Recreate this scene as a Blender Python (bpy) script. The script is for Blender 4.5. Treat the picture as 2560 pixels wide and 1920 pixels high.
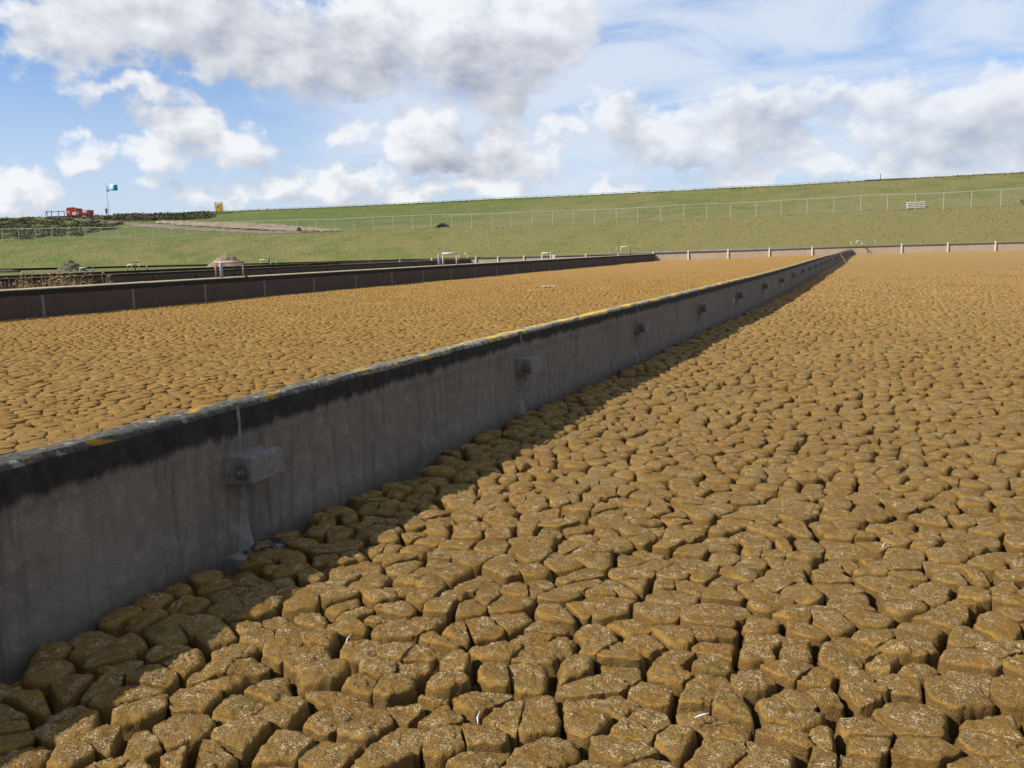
import bpy, bmesh, math, random
import numpy as np
from mathutils import Vector, Matrix, Quaternion

for o in list(bpy.data.objects): bpy.data.objects.remove(o)
scene = bpy.context.scene
COL = scene.collection
R = math.radians
RNG = np.random.default_rng(11)
random.seed(5)

# ------------------------------------------------------------------ camera
# world: Y runs along the basin walls, mud surface at z = 0, eye 2 m above it
PITCH, ROLL, YAW, FPX, EYE = R(8.2), R(1.5), R(21.0), 2312.0, 2.0
_f0 = Vector((-math.sin(YAW), math.cos(YAW), 0)); _r0 = Vector((math.cos(YAW), math.sin(YAW), 0)); _z = Vector((0, 0, 1))
CF = _f0*math.cos(PITCH) - _z*math.sin(PITCH)
_up = _z*math.cos(PITCH) + _f0*math.sin(PITCH)
CR = _r0*math.cos(ROLL) - _up*math.sin(ROLL)
CU = _up*math.cos(ROLL) + _r0*math.sin(ROLL)
CAM = Vector((0, 0, EYE))
cam = bpy.data.objects.new('camera', bpy.data.cameras.new('camera')); COL.objects.link(cam)
m = Matrix.Identity(4)
for i, v in enumerate((CR, CU, -CF)):
    for j in range(3): m[j][i] = v[j]
m.translation = CAM
cam.matrix_world = m
cam.data.sensor_width = 36.0; cam.data.sensor_fit = 'HORIZONTAL'
cam.data.lens = 36.0*FPX/2560.0
cam.data.clip_start = 0.05; cam.data.clip_end = 20000
scene.camera = cam
scene.render.resolution_x = 1024; scene.render.resolution_y = 768

# survey helpers: turn measured sight lines into real places
def ray(x, y): return CF + CR*((x-1280)/FPX) - CU*((y-960)/FPX)
def at(x, y, D): return CAM + ray(x, y)*D
def on_level(x, y, z=0.0):
    d = ray(x, y); return CAM + d*((z-EYE)/d.z)
def azel(x, y):
    d = ray(x, y).normalized(); return math.degrees(math.atan2(d.x, d.y)), math.degrees(math.asin(d.z))
def project(P):
    v = P - np.array(CAM); D = v@np.array(CF)
    Ds = np.where(np.abs(D) < 1e-6, 1e-6, D)
    return 1280+FPX*(v@np.array(CR))/Ds, 960-FPX*(v@np.array(CU))/Ds, D

# ------------------------------------------------------------------ node helpers
class NT:
    def __init__(s, tree): s.t = tree; s.n = tree.nodes; s.l = tree.links
    def new(s, typ, **kw):
        n = s.n.new(typ)
        for k, v in kw.items(): setattr(n, k, v)
        return n
    def put(s, sock, v):
        if v is None: return
        if isinstance(v, bpy.types.NodeSocket): s.l.new(v, sock)
        else: sock.default_value = v
    def math(s, op, a, b=None, c=None, clamp=False):
        n = s.new('ShaderNodeMath', operation=op); n.use_clamp = clamp
        s.put(n.inputs[0], a); s.put(n.inputs[1], b); s.put(n.inputs[2], c); return n.outputs[0]
    def vmath(s, op, a, b=None, scale=None):
        n = s.new('ShaderNodeVectorMath', operation=op)
        s.put(n.inputs[0], a); s.put(n.inputs[1], b)
        if scale is not None: s.put(n.inputs['Scale'], scale)
        return n.outputs[1] if op in ('LENGTH', 'DOT_PRODUCT', 'DISTANCE') else n.outputs[0]
    def noise(s, vec, scale, detail=4, rough=.55, dist=0.0, col=False):
        n = s.new('ShaderNodeTexNoise'); s.put(n.inputs['Vector'], vec); s.put(n.inputs['Scale'], scale)
        n.inputs['Detail'].default_value = detail; n.inputs['Roughness'].default_value = rough; n.inputs['Distortion'].default_value = dist
        return n.outputs['Color'] if col else n.outputs['Fac']
    def step(s, v, a, b, lo=0.0, hi=1.0, smooth=True):
        n = s.new('ShaderNodeMapRange'); n.interpolation_type = 'SMOOTHSTEP' if smooth else 'LINEAR'; n.clamp = True
        s.put(n.inputs[0], v); s.put(n.inputs[1], a); s.put(n.inputs[2], b); s.put(n.inputs[3], lo); s.put(n.inputs[4], hi); return n.outputs[0]
    def mix(s, f, a, b, mode='MIX'):
        n = s.new('ShaderNodeMix'); n.data_type = 'RGBA'; n.blend_type = mode; n.clamp_factor = True
        s.put(n.inputs[0], f)
        for sock, v in ((n.inputs[6], a), (n.inputs[7], b)):
            if isinstance(v, (tuple, list)) and len(v) == 3: v = (*v, 1)
            s.put(sock, v)
        return n.outputs[2]
    def mapping(s, vec, scale=(1, 1, 1), loc=(0, 0, 0)):
        n = s.new('ShaderNodeMapping'); s.put(n.inputs['Vector'], vec); n.inputs['Scale'].default_value = scale; n.inputs['Location'].default_value = loc
        return n.outputs[0]
    def sep(s, v):
        n = s.new('ShaderNodeSeparateXYZ'); s.put(n.inputs[0], v); return n.outputs
    def comb(s, x, y, z):
        n = s.new('ShaderNodeCombineXYZ'); s.put(n.inputs[0], x); s.put(n.inputs[1], y); s.put(n.inputs[2], z); return n.outputs[0]
    def bump(s, h, strength, dist, normal=None):
        n = s.new('ShaderNodeBump'); n.inputs['Strength'].default_value = strength; n.inputs['Distance'].default_value = dist
        s.put(n.inputs['Height'], h); s.put(n.inputs['Normal'], normal); return n.outputs[0]

K = .62                                            # scales all tones down for the raised exposure, deepening shade
def scale_tone(c): return tuple(v*K for v in c)
def material(name):
    mt = bpy.data.materials.new(name); mt.use_nodes = True
    nt = NT(mt.node_tree); b = nt.n['Principled BSDF']
    b.inputs['Roughness'].default_value = .9; b.inputs['Specular IOR Level'].default_value = .2
    return mt, nt, b

# ------------------------------------------------------------------ sky and sun
SUN_EL, SUN_A = R(40), R(50)                 # light travels to +X,+Y, 50 degrees off the wall line
ld = Vector((math.sin(SUN_A)*math.cos(SUN_EL), math.cos(SUN_A)*math.cos(SUN_EL), -math.sin(SUN_EL)))
sun = bpy.data.objects.new('sun', bpy.data.lights.new('sun', 'SUN')); COL.objects.link(sun)
sun.data.energy = 5.0; sun.data.angle = R(.53); sun.data.color = (1, .93, .82)
sun.rotation_euler = ld.to_track_quat('-Z', 'Y').to_euler(); sun.location = (-30, -30, 40)

world = bpy.data.worlds.new('World'); scene.world = world; world.use_nodes = True
wt = NT(world.node_tree)
world.cycles.sampling_method = 'NONE'          # an even, cloudy sky: plain hemisphere sampling is enough
bg = wt.n['Background']
sky = wt.new('ShaderNodeTexSky', sky_type='NISHITA'); sky.sun_disc = False
sky.sun_elevation = SUN_EL; sky.sun_rotation = math.atan2(-ld.x, -ld.y)
sky.air_density = 1.0; sky.dust_density = .6; sky.ozone_density = 1.6
SKY = .115

# cumulus banks: (centre x, centre y, half width, half height, weight) measured on a 2212 px wide print
BANKS = [(140, 50, 150, 130, 1.1), (330, 40, 270, 135, 1.2), (540, 70, 200, 110, 1.0), (760, 90, 190, 130, 1.2), (960, 80, 230, 130, 1.2), (1170, 50, 160, 130, 1.2), (1080, 160, 170, 80, 1.0),
         (430, 295, 120, 62, 1.1), (520, 330, 80, 45, .9), (350, 350, 80, 50, .8), (280, 232, 150, 26, .7), (190, 342, 62, 34, 1.0), (20, 405, 90, 48, 1.1), (440, 415, 150, 28, .7), (620, 405, 120, 34, .7),
         (920, 300, 110, 75, 1.2), (1090, 325, 130, 65, 1.1), (770, 395, 140, 45, .9), (900, 405, 120, 38, 1.0), (1060, 405, 130, 36, 1.0), (1300, 405, 130, 34, .9), (1190, 280, 50, 30, .8), (790, 290, 80, 30, .6),
         (1330, 265, 80, 60, 1.1), (1450, 300, 170, 60, 1.1), (1600, 300, 150, 60, 1.1), (1690, 240, 170, 50, 1.0), (1800, 205, 90, 30, .7), (1310, 215, 40, 22, .7),
         (1910, 235, 100, 75, 1.1), (2030, 265, 220, 75, 1.2), (2190, 260, 160, 110, 1.2), (1630, 370, 130, 32, .8), (1770, 350, 110, 36, .8), (1950, 355, 150, 32, .8), (2140, 345, 150, 30, .8)]
# banks seen from their shaded side, same measure
GREY = [(760, 150, 170, 110, .20), (1040, 150, 230, 90, .14), (480, 110, 160, 90, .10), (990, 330, 150, 70, .18), (1350, 280, 90, 60, .20), (1600, 250, 200, 60, .20), (1760, 210, 110, 50, .18), (2130, 310, 200, 50, .14), (300, 245, 200, 40, .15), (700, 340, 170, 50, .12)]
def cloud_group():
    g = bpy.data.node_groups.new('cloud_density', 'ShaderNodeTree')
    g.interface.new_socket('P', in_out='INPUT', socket_type='NodeSocketVector')
    g.interface.new_socket('D', in_out='OUTPUT', socket_type='NodeSocketFloat')
    g.interface.new_socket('Sunward', in_out='OUTPUT', socket_type='NodeSocketFloat')
    t = NT(g); gi = t.new('NodeGroupInput'); go = t.new('NodeGroupOutput')
    P = gi.outputs[0]
    w1 = t.vmath('SUBTRACT', t.noise(P, .16, 2, .5, col=True), (.5, .5, .5))
    w2 = t.vmath('SUBTRACT', t.noise(P, .75, 3, .55, col=True), (.5, .5, .5))
    Pw = t.vmath('ADD', P, t.vmath('ADD', t.vmath('SCALE', w1, scale=4.5), t.vmath('SCALE', w2, scale=2.0)))
    k = 2560/2212
    def banks(V):
        acc = None
        for (x, y, hw, hh, wgt) in BANKS:
            a, e = azel(x*k, y*k); sc = 57.3/FPX*k
            q = t.vmath('MULTIPLY', t.vmath('SUBTRACT', V, (a, e, 0)), (1/(hw*sc*1.0), 1/(hh*sc*1.05), 0))
            v = t.math('MULTIPLY', t.math('SUBTRACT', 1.0, t.vmath('DOT_PRODUCT', q, q)), wgt)
            acc = v if acc is None else t.math('SMOOTH_MAX', acc, v, .35)
        return acc
    acc = banks(Pw)
    sunward = t.math('SUBTRACT', t.math('MAXIMUM', acc, -.6), t.math('MAXIMUM', banks(t.vmath('ADD', Pw, (-.6, 1.1, 0))), -.6))
    # the same kind of sky all round: free cumulus field
    s = t.sep(P)
    fr = t.noise(t.mapping(P, (1, 1.7, 1), (40, 3, 0)), .055, 2, .5)
    out = t.step(t.math('ABSOLUTE', t.math('ADD', s[0], 21.0)), 30, 38)
    up = t.step(s[1], 33, 38)
    free = t.math('ADD', t.math('MULTIPLY', t.math('SUBTRACT', fr, .56), 7.0), t.math('MULTIPLY', t.math('SUBTRACT', t.math('MAXIMUM', out, up), 1.0), 9.0))
    acc = t.math('MAXIMUM', acc, free)
    acc = t.math('MAXIMUM', acc, -1.5)
    fb = t.noise(t.mapping(P, (1, 1.5, 1)), .40, 8, .56)
    fb2 = t.noise(P, 1.6, 5, .55)
    d = t.math('ADD', acc, t.math('ADD', t.math('MULTIPLY', t.math('SUBTRACT', fb, .5), 2.5), t.math('MULTIPLY', t.math('SUBTRACT', fb2, .5), .45)))
    g.links.new(d, go.inputs[0]); g.links.new(sunward, go.inputs[1])
    return g
CG = cloud_group()
tc = wt.new('ShaderNodeTexCoord')
dv = wt.sep(wt.vmath('NORMALIZE', tc.outputs['Generated']))
az = wt.math('MULTIPLY', wt.math('ARCTAN2', dv[0], dv[1]), 57.2958)
el = wt.math('MULTIPLY', wt.math('ARCSINE', dv[2]), 57.2958)
P0 = wt.comb(az, el, 0.0)
def dens(vec, grp):
    n = wt.new('ShaderNodeGroup'); n.node_tree = grp; wt.put(n.inputs[0], vec); return n.outputs
D0, SUNW = dens(P0, CG)
# sunlit flanks: relief of the billows towards the sun, at two sizes
def billow(off, sc, det): return wt.noise(wt.mapping(wt.vmath('ADD', P0, off), (1, 1.5, 1)), sc, det, .56)
lit = wt.math('ADD', wt.math('MULTIPLY', wt.math('SUBTRACT', billow((0, 0, 0), .40, 5), billow((-.8, 1.1, 0), .40, 3)), 2.2),
              wt.math('MULTIPLY', wt.math('SUBTRACT', billow((0, 0, 0), .17, 2), billow((-2.2, 3.0, 0), .17, 2)), 1.5))
grey_tone = None
for (x, y, hw, hh, wgt) in GREY:
    a_, e_ = azel(x*2560/2212, y*2560/2212); sc = 57.3/FPX*2560/2212
    q_ = wt.vmath('MULTIPLY', wt.vmath('SUBTRACT', P0, (a_, e_, 0)), (1/(hw*sc), 1/(hh*sc), 0))
    v_ = wt.math('MULTIPLY', wt.step(wt.vmath('DOT_PRODUCT', q_, q_), 1.3, 0), wgt)
    grey_tone = v_ if grey_tone is None else wt.math('MAXIMUM', grey_tone, v_)
cover = wt.math('MULTIPLY', wt.step(D0, -.05, .80), wt.step(az, -26, -6, .95, .78))
thick = wt.step(D0, .3, 2.0)
lum = wt.math('ADD', wt.math('ADD', .70, wt.math('MULTIPLY', SUNW, .42)), wt.math('MULTIPLY', lit, .46))
lum = wt.math('SUBTRACT', lum, wt.math('MULTIPLY', thick, .10))
lum = wt.math('SUBTRACT', lum, grey_tone)
lum = wt.step(lum, .12, .95, 0, 1, smooth=False)
ccol = wt.mix(lum, (.37, .405, .50), (.93, .945, .97))
# thin high veil, denser towards the right
vs = wt.noise(wt.mapping(P0, (.5, 1.6, 1), (3, 9, 0)), .16, 6, .6, .6)
veil = wt.math('MULTIPLY', wt.step(vs, .24, .60, .15, .92), wt.step(wt.math('SUBTRACT', az, wt.math('MULTIPLY', el, .35)), -48, -28, .10, 1.0))
hz = wt.step(el, 15, 2, 0, .70)
skyc = wt.mix(1.0, sky.outputs[0], (SKY*.55, SKY*.87, SKY*1.29, 1), 'MULTIPLY')
skyc = wt.mix(wt.math('MAXIMUM', veil, hz), skyc, (.72, .80, .93))
final = wt.mix(cover, skyc, ccol)
wt.put(bg.inputs[0], final); bg.inputs[1].default_value = .60

vsg = scene.view_settings
vsg.view_transform = 'Standard'; vsg.look = 'None'; vsg.gamma = 1.0; vsg.exposure = 0.72          # exposed for the ground
try: vsg.use_curve_mapping = False
except Exception: pass
scene.render.engine = 'CYCLES'
scene.cycles.max_bounces = 6; scene.cycles.diffuse_bounces = 3

# ------------------------------------------------------------------ mesh helpers
def link(o, parent=None):
    COL.objects.link(o)
    if parent is not None: o.parent = parent
    return o
def tag(o, label=None, cat=None, group=None, kind=None):
    if label: o['label'] = label
    if cat: o['category'] = cat
    if group: o['group'] = group
    if kind: o['kind'] = kind
    return o
def empty(name, loc=(0, 0, 0), rz=0.0):
    o = bpy.data.objects.new(name, None); COL.objects.link(o); o.location = loc; o.rotation_euler = (0, 0, rz); o.empty_display_size = .3
    return o
def fast_mesh(name, V, quads, mat, smooth=True, tris=None):
    me = bpy.data.meshes.new(name)
    V = np.asarray(V, np.float32); quads = np.asarray(quads, np.int32).reshape(-1, 4)
    nt_ = 0 if tris is None else len(tris)
    me.vertices.add(len(V)); me.vertices.foreach_set('co', V.ravel())
    loops = quads.ravel()
    if nt_: loops = np.concatenate([loops, np.asarray(tris, np.int32).ravel()])
    me.loops.add(len(loops)); me.loops.foreach_set('vertex_index', loops)
    nq = len(quads); me.polygons.add(nq+nt_)
    st = np.concatenate([np.arange(nq)*4, nq*4+np.arange(nt_)*3]).astype(np.int32)
    me.polygons.foreach_set('loop_start', st)
    me.update(calc_edges=True); me.validate()
    me.polygons.foreach_set('use_smooth', np.full(len(me.polygons), smooth))
    me.materials.append(mat); return me
def fast_obj(name, V, quads, mat, parent=None, smooth=True, tris=None):
    return link(bpy.data.objects.new(name, fast_mesh(name, V, quads, mat, smooth, tris)), parent)
class MB:
    def __init__(s): s.bm = bmesh.new()
    def box(s, c, size, rot=None, bevel=0.0):
        g = bmesh.ops.create_cube(s.bm, size=1.0); vs = g['verts']
        bmesh.ops.scale(s.bm, vec=size, verts=vs)
        if bevel:
            es = list({e for v in vs for e in v.link_edges})
            r = bmesh.ops.bevel(s.bm, geom=es, offset=bevel, segments=2, affect='EDGES', profile=.6)
            vs = list({v for f in r['faces'] for v in f.verts} | {v for v in vs if v.is_valid})
        if rot is not None: bmesh.ops.rotate(s.bm, cent=(0, 0, 0), matrix=rot.to_matrix() if hasattr(rot, 'to_matrix') else rot, verts=vs)
        bmesh.ops.translate(s.bm, vec=c, verts=vs); return s
    def path(s, pts, r, n=8, cap=True):
        pts = [Vector(p) for p in pts]; rs = r if isinstance(r, (list, tuple)) else [r]*len(pts)
        rings = []; up = Vector((.13, .21, .97))
        for i, p in enumerate(pts):
            d = (pts[min(i+1, len(pts)-1)]-pts[max(i-1, 0)]).normalized()
            if abs(d.dot(up)) > .95: up = Vector((.9, .4, .1))
            a = d.cross(up).normalized(); b = d.cross(a)
            rings.append([s.bm.verts.new(p+(a*math.cos(t)+b*math.sin(t))*rs[i]) for t in [k*2*math.pi/n for k in range(n)]])
        for i in range(len(rings)-1):
            for k in range(n):
                s.bm.faces.new((rings[i][k], rings[i][(k+1) % n], rings[i+1][(k+1) % n], rings[i+1][k]))
        if cap:
            s.bm.faces.new(rings[0]); s.bm.faces.new(rings[-1][::-1])
        return s
    def build(s, name, mat, parent=None, smooth=False):
        bmesh.ops.recalc_face_normals(s.bm, faces=s.bm.faces)
        me = bpy.data.meshes.new(name); s.bm.to_mesh(me); s.bm.free(); me.materials.append(mat)
        if smooth:
            for p in me.polygons: p.use_smooth = True
        return link(bpy.data.objects.new(name, me), parent)

# lattice noise for geometry
_tab = np.random.default_rng(3).random(8192).astype(np.float32)
def vnoise(P):
    P = np.asarray(P, np.float32); i = np.floor(P).astype(np.int64); f = P-i; f = f*f*(3-2*f)
    def h(dx, dy, dz): return _tab[((i[..., 0]+dx)*7349+(i[..., 1]+dy)*3571+(i[..., 2]+dz)*1913) % 8192]
    x, y, z = f[..., 0], f[..., 1], f[..., 2]
    a = h(0, 0, 0)*(1-x)+h(1, 0, 0)*x; b = h(0, 1, 0)*(1-x)+h(1, 1, 0)*x
    c = h(0, 0, 1)*(1-x)+h(1, 0, 1)*x; d = h(0, 1, 1)*(1-x)+h(1, 1, 1)*x
    return ((a*(1-y)+b*y)*(1-z)+(c*(1-y)+d*y)*z)*2-1
def fbm(P, o=4):
    s = 0; a = 1.0; P = np.asarray(P, np.float32)
    for k in range(o): s = s+a*vnoise(P*(2.03**k)+k*17.3); a *= .5
    return s/1.9
def sstep(x, a, b):
    t = np.clip((np.asarray(x, float)-a)/(b-a), 0, 1); return t*t*(3-2*t)
def grid_quads(nu, nv):
    i = np.arange(nu-1)[:, None]*nv+np.arange(nv-1)[None, :]
    return np.stack([i, i+nv, i+nv+1, i+1], -1).reshape(-1, 4)

# ------------------------------------------------------------------ materials
def mud_material(name, golden):
    mt, t, b = material(name)
    geo = t.new('ShaderNodeNewGeometry'); p = geo.outputs['Position']; nz = t.sep(geo.outputs['Normal'])[2]
    big = t.noise(p, .55, 3); mid = t.noise(p, 5.0, 4); fine = t.noise(p, 42, 5, .65); grit = t.noise(p, 150, 3, .6)
    if golden: dark, midc, light = (.31, .168, .036), (.43, .246, .060), (.49, .295, .085)
    else: dark, midc, light = (.180, .098, .022), (.262, .152, .036), (.325, .203, .056)
    c = t.mix(t.step(mid, .30, .62), dark, midc)
    c = t.mix(t.math('MULTIPLY', t.step(fine, .42, .72), .8), c, light)
    c = t.mix(t.math('MULTIPLY', t.step(big, .45, .7), .35), c, (.31, .175, .042) if not golden else (.45, .262, .068))
    c = t.mix(t.math('MULTIPLY', t.step(t.noise(t.mapping(p, (1, 1, 1), (2, 31, 4)), .35, 4, .6), .56, .72), .35), c, dark)
    if not golden:                                       # the silt turns more ochre towards the far end
        yy = t.sep(p)[1]; c = t.mix(t.step(t.math('ADD', yy, t.math('MULTIPLY', big, 14)), 12, 44, 0, .85, smooth=False), c, t.mix(t.step(mid, .30, .62), (.31, .172, .042), (.43, .262, .078)))
    zone = t.noise(t.mapping(p, (1, 1, 1), (21, 7, 3)), .9, 4, .65); zone2 = t.noise(t.mapping(p, (1, 1, 1), (5, 17, 8)), .28, 4, .6)
    c = t.mix(t.math('MULTIPLY', t.step(zone, .50, .66), .55), c, tuple(v*f for v, f in zip(midc, (.98, .85, .72))))
    c = t.mix(t.math('MULTIPLY', t.step(zone, .47, .34), .50), c, tuple(v*f for v, f in zip(light, (1.08, 1.12, 1.25))))
    c = t.mix(t.math('MULTIPLY', t.step(zone2, .54, .70), .45), c, tuple(v*f for v, f in zip(dark, (1.0, 1.08, 1.1))))
    # rusty and mossy stains
    rn = t.noise(t.mapping(p, (1, 1, 1), (7, 3, 1)), 9, 4, .6)
    c = t.mix(t.math('MULTIPLY', t.step(rn, .60, .74), .35), c, (.19, .075, .018))
    gn = t.noise(t.mapping(p, (1, 1, 1), (1, 13, 4)), 4.2, 4, .6)
    c = t.mix(t.math('MULTIPLY', t.step(gn, .58, .72), .55), c, (.095, .105, .028))
    # silt layers show on the broken flanks
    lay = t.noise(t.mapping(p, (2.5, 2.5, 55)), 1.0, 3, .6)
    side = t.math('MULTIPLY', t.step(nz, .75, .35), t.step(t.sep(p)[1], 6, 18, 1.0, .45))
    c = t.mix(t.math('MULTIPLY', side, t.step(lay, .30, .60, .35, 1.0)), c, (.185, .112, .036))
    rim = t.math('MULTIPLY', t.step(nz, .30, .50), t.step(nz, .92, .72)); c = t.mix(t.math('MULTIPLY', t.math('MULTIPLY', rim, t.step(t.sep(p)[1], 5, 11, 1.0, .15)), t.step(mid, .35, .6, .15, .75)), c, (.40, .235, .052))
    # pale dried crust flakes on the tops
    top = t.step(nz, .55, .9)
    pat = t.step(t.noise(t.mapping(p, (1, 1, 1), (11, 5, 2)), 6.5, 5, .7), .37, .57)
    fl = t.step(t.math('ADD', t.math('MULTIPLY', t.noise(t.mapping(p, (1, 1, 1), (3, 2, 9)), 120, 3, .75), .7), t.math('MULTIPLY', t.noise(t.mapping(p, (1, 1, 1), (8, 4, 1)), 22, 3, .6), .3)), .495, .545)
    flm = t.math('MULTIPLY', t.math('MULTIPLY', fl, pat), top)
    c = t.mix(t.math('MULTIPLY', flm, 1.0 if not golden else .35), c, (.66, .51, .27))
    c = t.mix(1.0, c, (K*1.02, K*1.02, K*1.06) if golden else (K*1.15, K*1.13, K*1.16), 'MULTIPLY')
    c = t.mix(t.math('MULTIPLY', t.step(grit, .50, .66), .45), c, t.mix(.5, c, light)); c = t.mix(t.math('MULTIPLY', t.step(grit, .46, .34), .5), c, tuple(v*K*.75 for v in dark))
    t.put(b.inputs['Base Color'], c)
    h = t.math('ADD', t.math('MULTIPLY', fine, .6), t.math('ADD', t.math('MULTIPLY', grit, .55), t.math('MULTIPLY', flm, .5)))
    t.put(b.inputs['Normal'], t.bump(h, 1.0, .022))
    b.inputs['Roughness'].default_value = .95; b.inputs['Specular IOR Level'].default_value = .12
    return mt
MUD_R = mud_material('cracked_mud', False); MUD_L = mud_material('golden_mud', True)

def concrete(name, tone=(.19, .172, .165), algae_from=.80, algae_to=.70, lichen=1.0, brown=0.0, top=1.0, pale=0.0):
    """weathered wall: object z is height over the mud, dark algae under the top edge, lichen on the top"""
    mt, t, b = material(name)
    geo = t.new('ShaderNodeNewGeometry'); p = geo.outputs['Position']
    tcn = t.new('ShaderNodeTexCoord'); ob = t.sep(tcn.outputs['Object']); z = ob[2]
    nz = t.sep(geo.outputs['True Normal'])[2]
    n1 = t.noise(p, 1.3, 4, .6); n2 = t.noise(p, 9, 5, .65); n3 = t.noise(p, 70, 3, .6)
    vert = t.noise(t.mapping(p, (11, 11, .7)), 1.0, 4, .6)
    c = t.mix(t.step(n1, .3, .7), tone, tuple(v*.80 for v in tone))
    c = t.mix(t.math('MULTIPLY', t.step(n2, .45, .7), .6), c, tuple(v*1.4 for v in tone))
    c = t.mix(t.math('MULTIPLY', t.step(t.noise(t.mapping(p, (1, 1, 1.6), (4, 9, 2)), 3.2, 5, .7), .50, .70), .55), c, tuple(v*.62 for v in tone))
    c = t.mix(t.math('MULTIPLY', t.step(vert, .5, .72), .6), c, (.10, .082, .075))
    run = t.step(t.noise(t.mapping(p, (6, 6, .22), (3, 0, 5)), 1.0, 4, .65), .54, .70)
    c = t.mix(t.math('MULTIPLY', t.math('MULTIPLY', run, t.step(z, .15, .85)), .32), c, (.075, .064, .055))
    lime = t.step(t.noise(t.mapping(p, (9, 9, .35), (1, 6, 2)), 1.0, 4, .6), .62, .72)
    c = t.mix(t.math('MULTIPLY', lime, .35), c, tuple(min(v*2.0, .6) for v in tone))
    c = t.mix(t.math('MULTIPLY', t.step(n3, .55, .72), .4), c, (.28, .255, .23))
    c = t.mix(t.math('MULTIPLY', t.step(n3, .45, .30), .5), c, tuple(v*.5 for v in tone))
    if brown: c = t.mix(brown, c, (.16, .085, .05))
    # darker towards the foot of the wall
    c = t.mix(t.math('MULTIPLY', t.step(t.math('ADD', z, t.math('MULTIPLY', n2, .12)), .22, .02), .45), c, (.085, .075, .068))
    # algae band
    zz = t.math('ADD', z, t.math('MULTIPLY', t.math('SUBTRACT', t.noise(t.mapping(p, (3, 3, 1.2)), 2.2, 5, .65), .5), .17))
    zz = t.math('ADD', zz, t.step(t.sep(p)[1], 3, 11, .055, -.01))
    band = t.step(zz, algae_to, algae_from)
    ac = t.mix(t.step(n2, .35, .7), (.016, .015, .013), (.045, .040, .034))
    c = t.mix(t.math('MULTIPLY', band, .94), c, ac)
    # pale scabs along the lower rim of the band
    rim = t.math('MULTIPLY', t.math('MULTIPLY', t.step(zz, algae_to-.05, algae_to), t.step(zz, algae_to+.07, algae_to+.02)), t.step(t.noise(p, 26, 4, .7), .55, .68))
    c = t.mix(t.math('MULTIPLY', rim, .6), c, (.33, .31, .29))
    if lichen:
        up = t.step(nz, .15, .6)
        lz = t.math('MAXIMUM', up, t.math('MULTIPLY', t.step(z, top-.05, top-.012), t.step(t.noise(p, 14, 4, .6), .5, .6)))
        grey = t.mix(t.step(t.noise(p, 22, 5, .7), .35, .65), (.06, .056, .048), t.mix(t.step(t.sep(p)[1], 4, 12), (.15, .14, .115), (.62, .58, .42)))
        if pale: grey = t.mix(pale, grey, (.46, .42, .31))
        yel = t.step(t.noise(t.mapping(p, (1, .40, 1), (5, 1, 2)), 6.5, 4, .6), t.step(t.sep(p)[1], 3, 16, .575, .475), t.step(t.sep(p)[1], 3, 16, .62, .575))
        grey = t.mix(t.math('MULTIPLY', yel, .9*lichen), grey, t.mix(t.step(t.sep(p)[1], 4, 12), (.52, .29, .025), (.85, .55, .08)))
        wh = t.step(t.noise(t.mapping(p, (1, 1, 1), (15, 8, 2)), 9, 4, .6), .57, .66)
        grey = t.mix(t.math('MULTIPLY', wh, .8), grey, (.42, .42, .36))
        c = t.mix(lz, c, grey)
    c = t.mix(1.0, c, (K*.92, K*.92, K*.92), 'MULTIPLY')
    t.put(b.inputs['Base Color'], c)
    t.put(b.inputs['Normal'], t.bump(t.math('ADD', n3, t.math('MULTIPLY', n2, 1.4)), .55, .010))
    return mt
CONC = concrete('grey_concrete', (.275, .235, .19), .875, .80)
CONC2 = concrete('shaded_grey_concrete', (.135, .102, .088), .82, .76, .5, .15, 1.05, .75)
CONC3 = concrete('brown_concrete', (.15, .115, .09), .78, .70, .6, .55)
CONC_FAR = simple_concrete = None

def simple(name, col, rough=.7, var=.25, scale=8, metal=0.0, bump=0.0, col2=None, spec=.3):
    mt, t, b = material(name)
    tcn = t.new('ShaderNodeTexCoord'); n = t.noise(tcn.outputs['Object'], scale, 5, .6)
    c2 = col2 or tuple(v*(1-var) for v in col)
    col, c2 = scale_tone(col), scale_tone(c2)
    t.put(b.inputs['Base Color'], t.mix(t.step(n, .35, .68), col, c2))
    b.inputs['Roughness'].default_value = rough; b.inputs['Metallic'].default_value = metal; b.inputs['Specular IOR Level'].default_value = spec
    if bump: t.put(b.inputs['Normal'], t.bump(n, .6, bump))
    return mt
CONC_FAR = simple('pale_concrete', (.50, .385, .265), .9, .25, .8, col2=(.44, .345, .245))
M_BLOCK = simple('block_concrete', (.27, .243, .22), .9, .35, 18, bump=.01)
M_RUST = simple('rusty_steel', (.20, .15, .12), .8, .5, 40, .3, col2=(.17, .14, .125))
M_STRIP = simple('lime_streak', (.29, .27, .24), .95, .4, 14, bump=.006)
M_PILE = simple('white_pilaster', (.85, .78, .68), .8, .25, 3)
M_COPE = simple('coping_asphalt', (.15, .145, .14), .9, .3, 4, bump=.01)
M_PRED = simple('red_pipe_paint', (.42, .10, .07), .5, .35, 20, col2=(.30, .12, .07))
M_PWHITE = simple('white_pipe_paint', (.72, .69, .62), .45, .2, 14)
M_PORANGE = simple('faded_orange_paint', (.50, .26, .17), .6, .3, 9, col2=(.62, .50, .42))
M_PGREY = simple('blue_grey_steel', (.30, .34, .40), .5, .25, 12)
M_PDARK = simple('dark_steel', (.05, .042, .036), .6, .4, 12)
M_GALV = simple('galvanised_steel', (.56, .56, .49), .5, .2, 6)
M_TYRE = simple('black_rubber', (.016, .017, .02), .65, .4, 10, bump=.02)
M_REDM = simple('red_machine_paint', (.50, .028, .028), .45, .3, 3)
M_WHITEP = simple('white_panel', (.72, .72, .70), .5, .1, 5)
M_YEL = simple('yellow_paint', (.75, .42, .02), .5, .15, 4)
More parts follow.
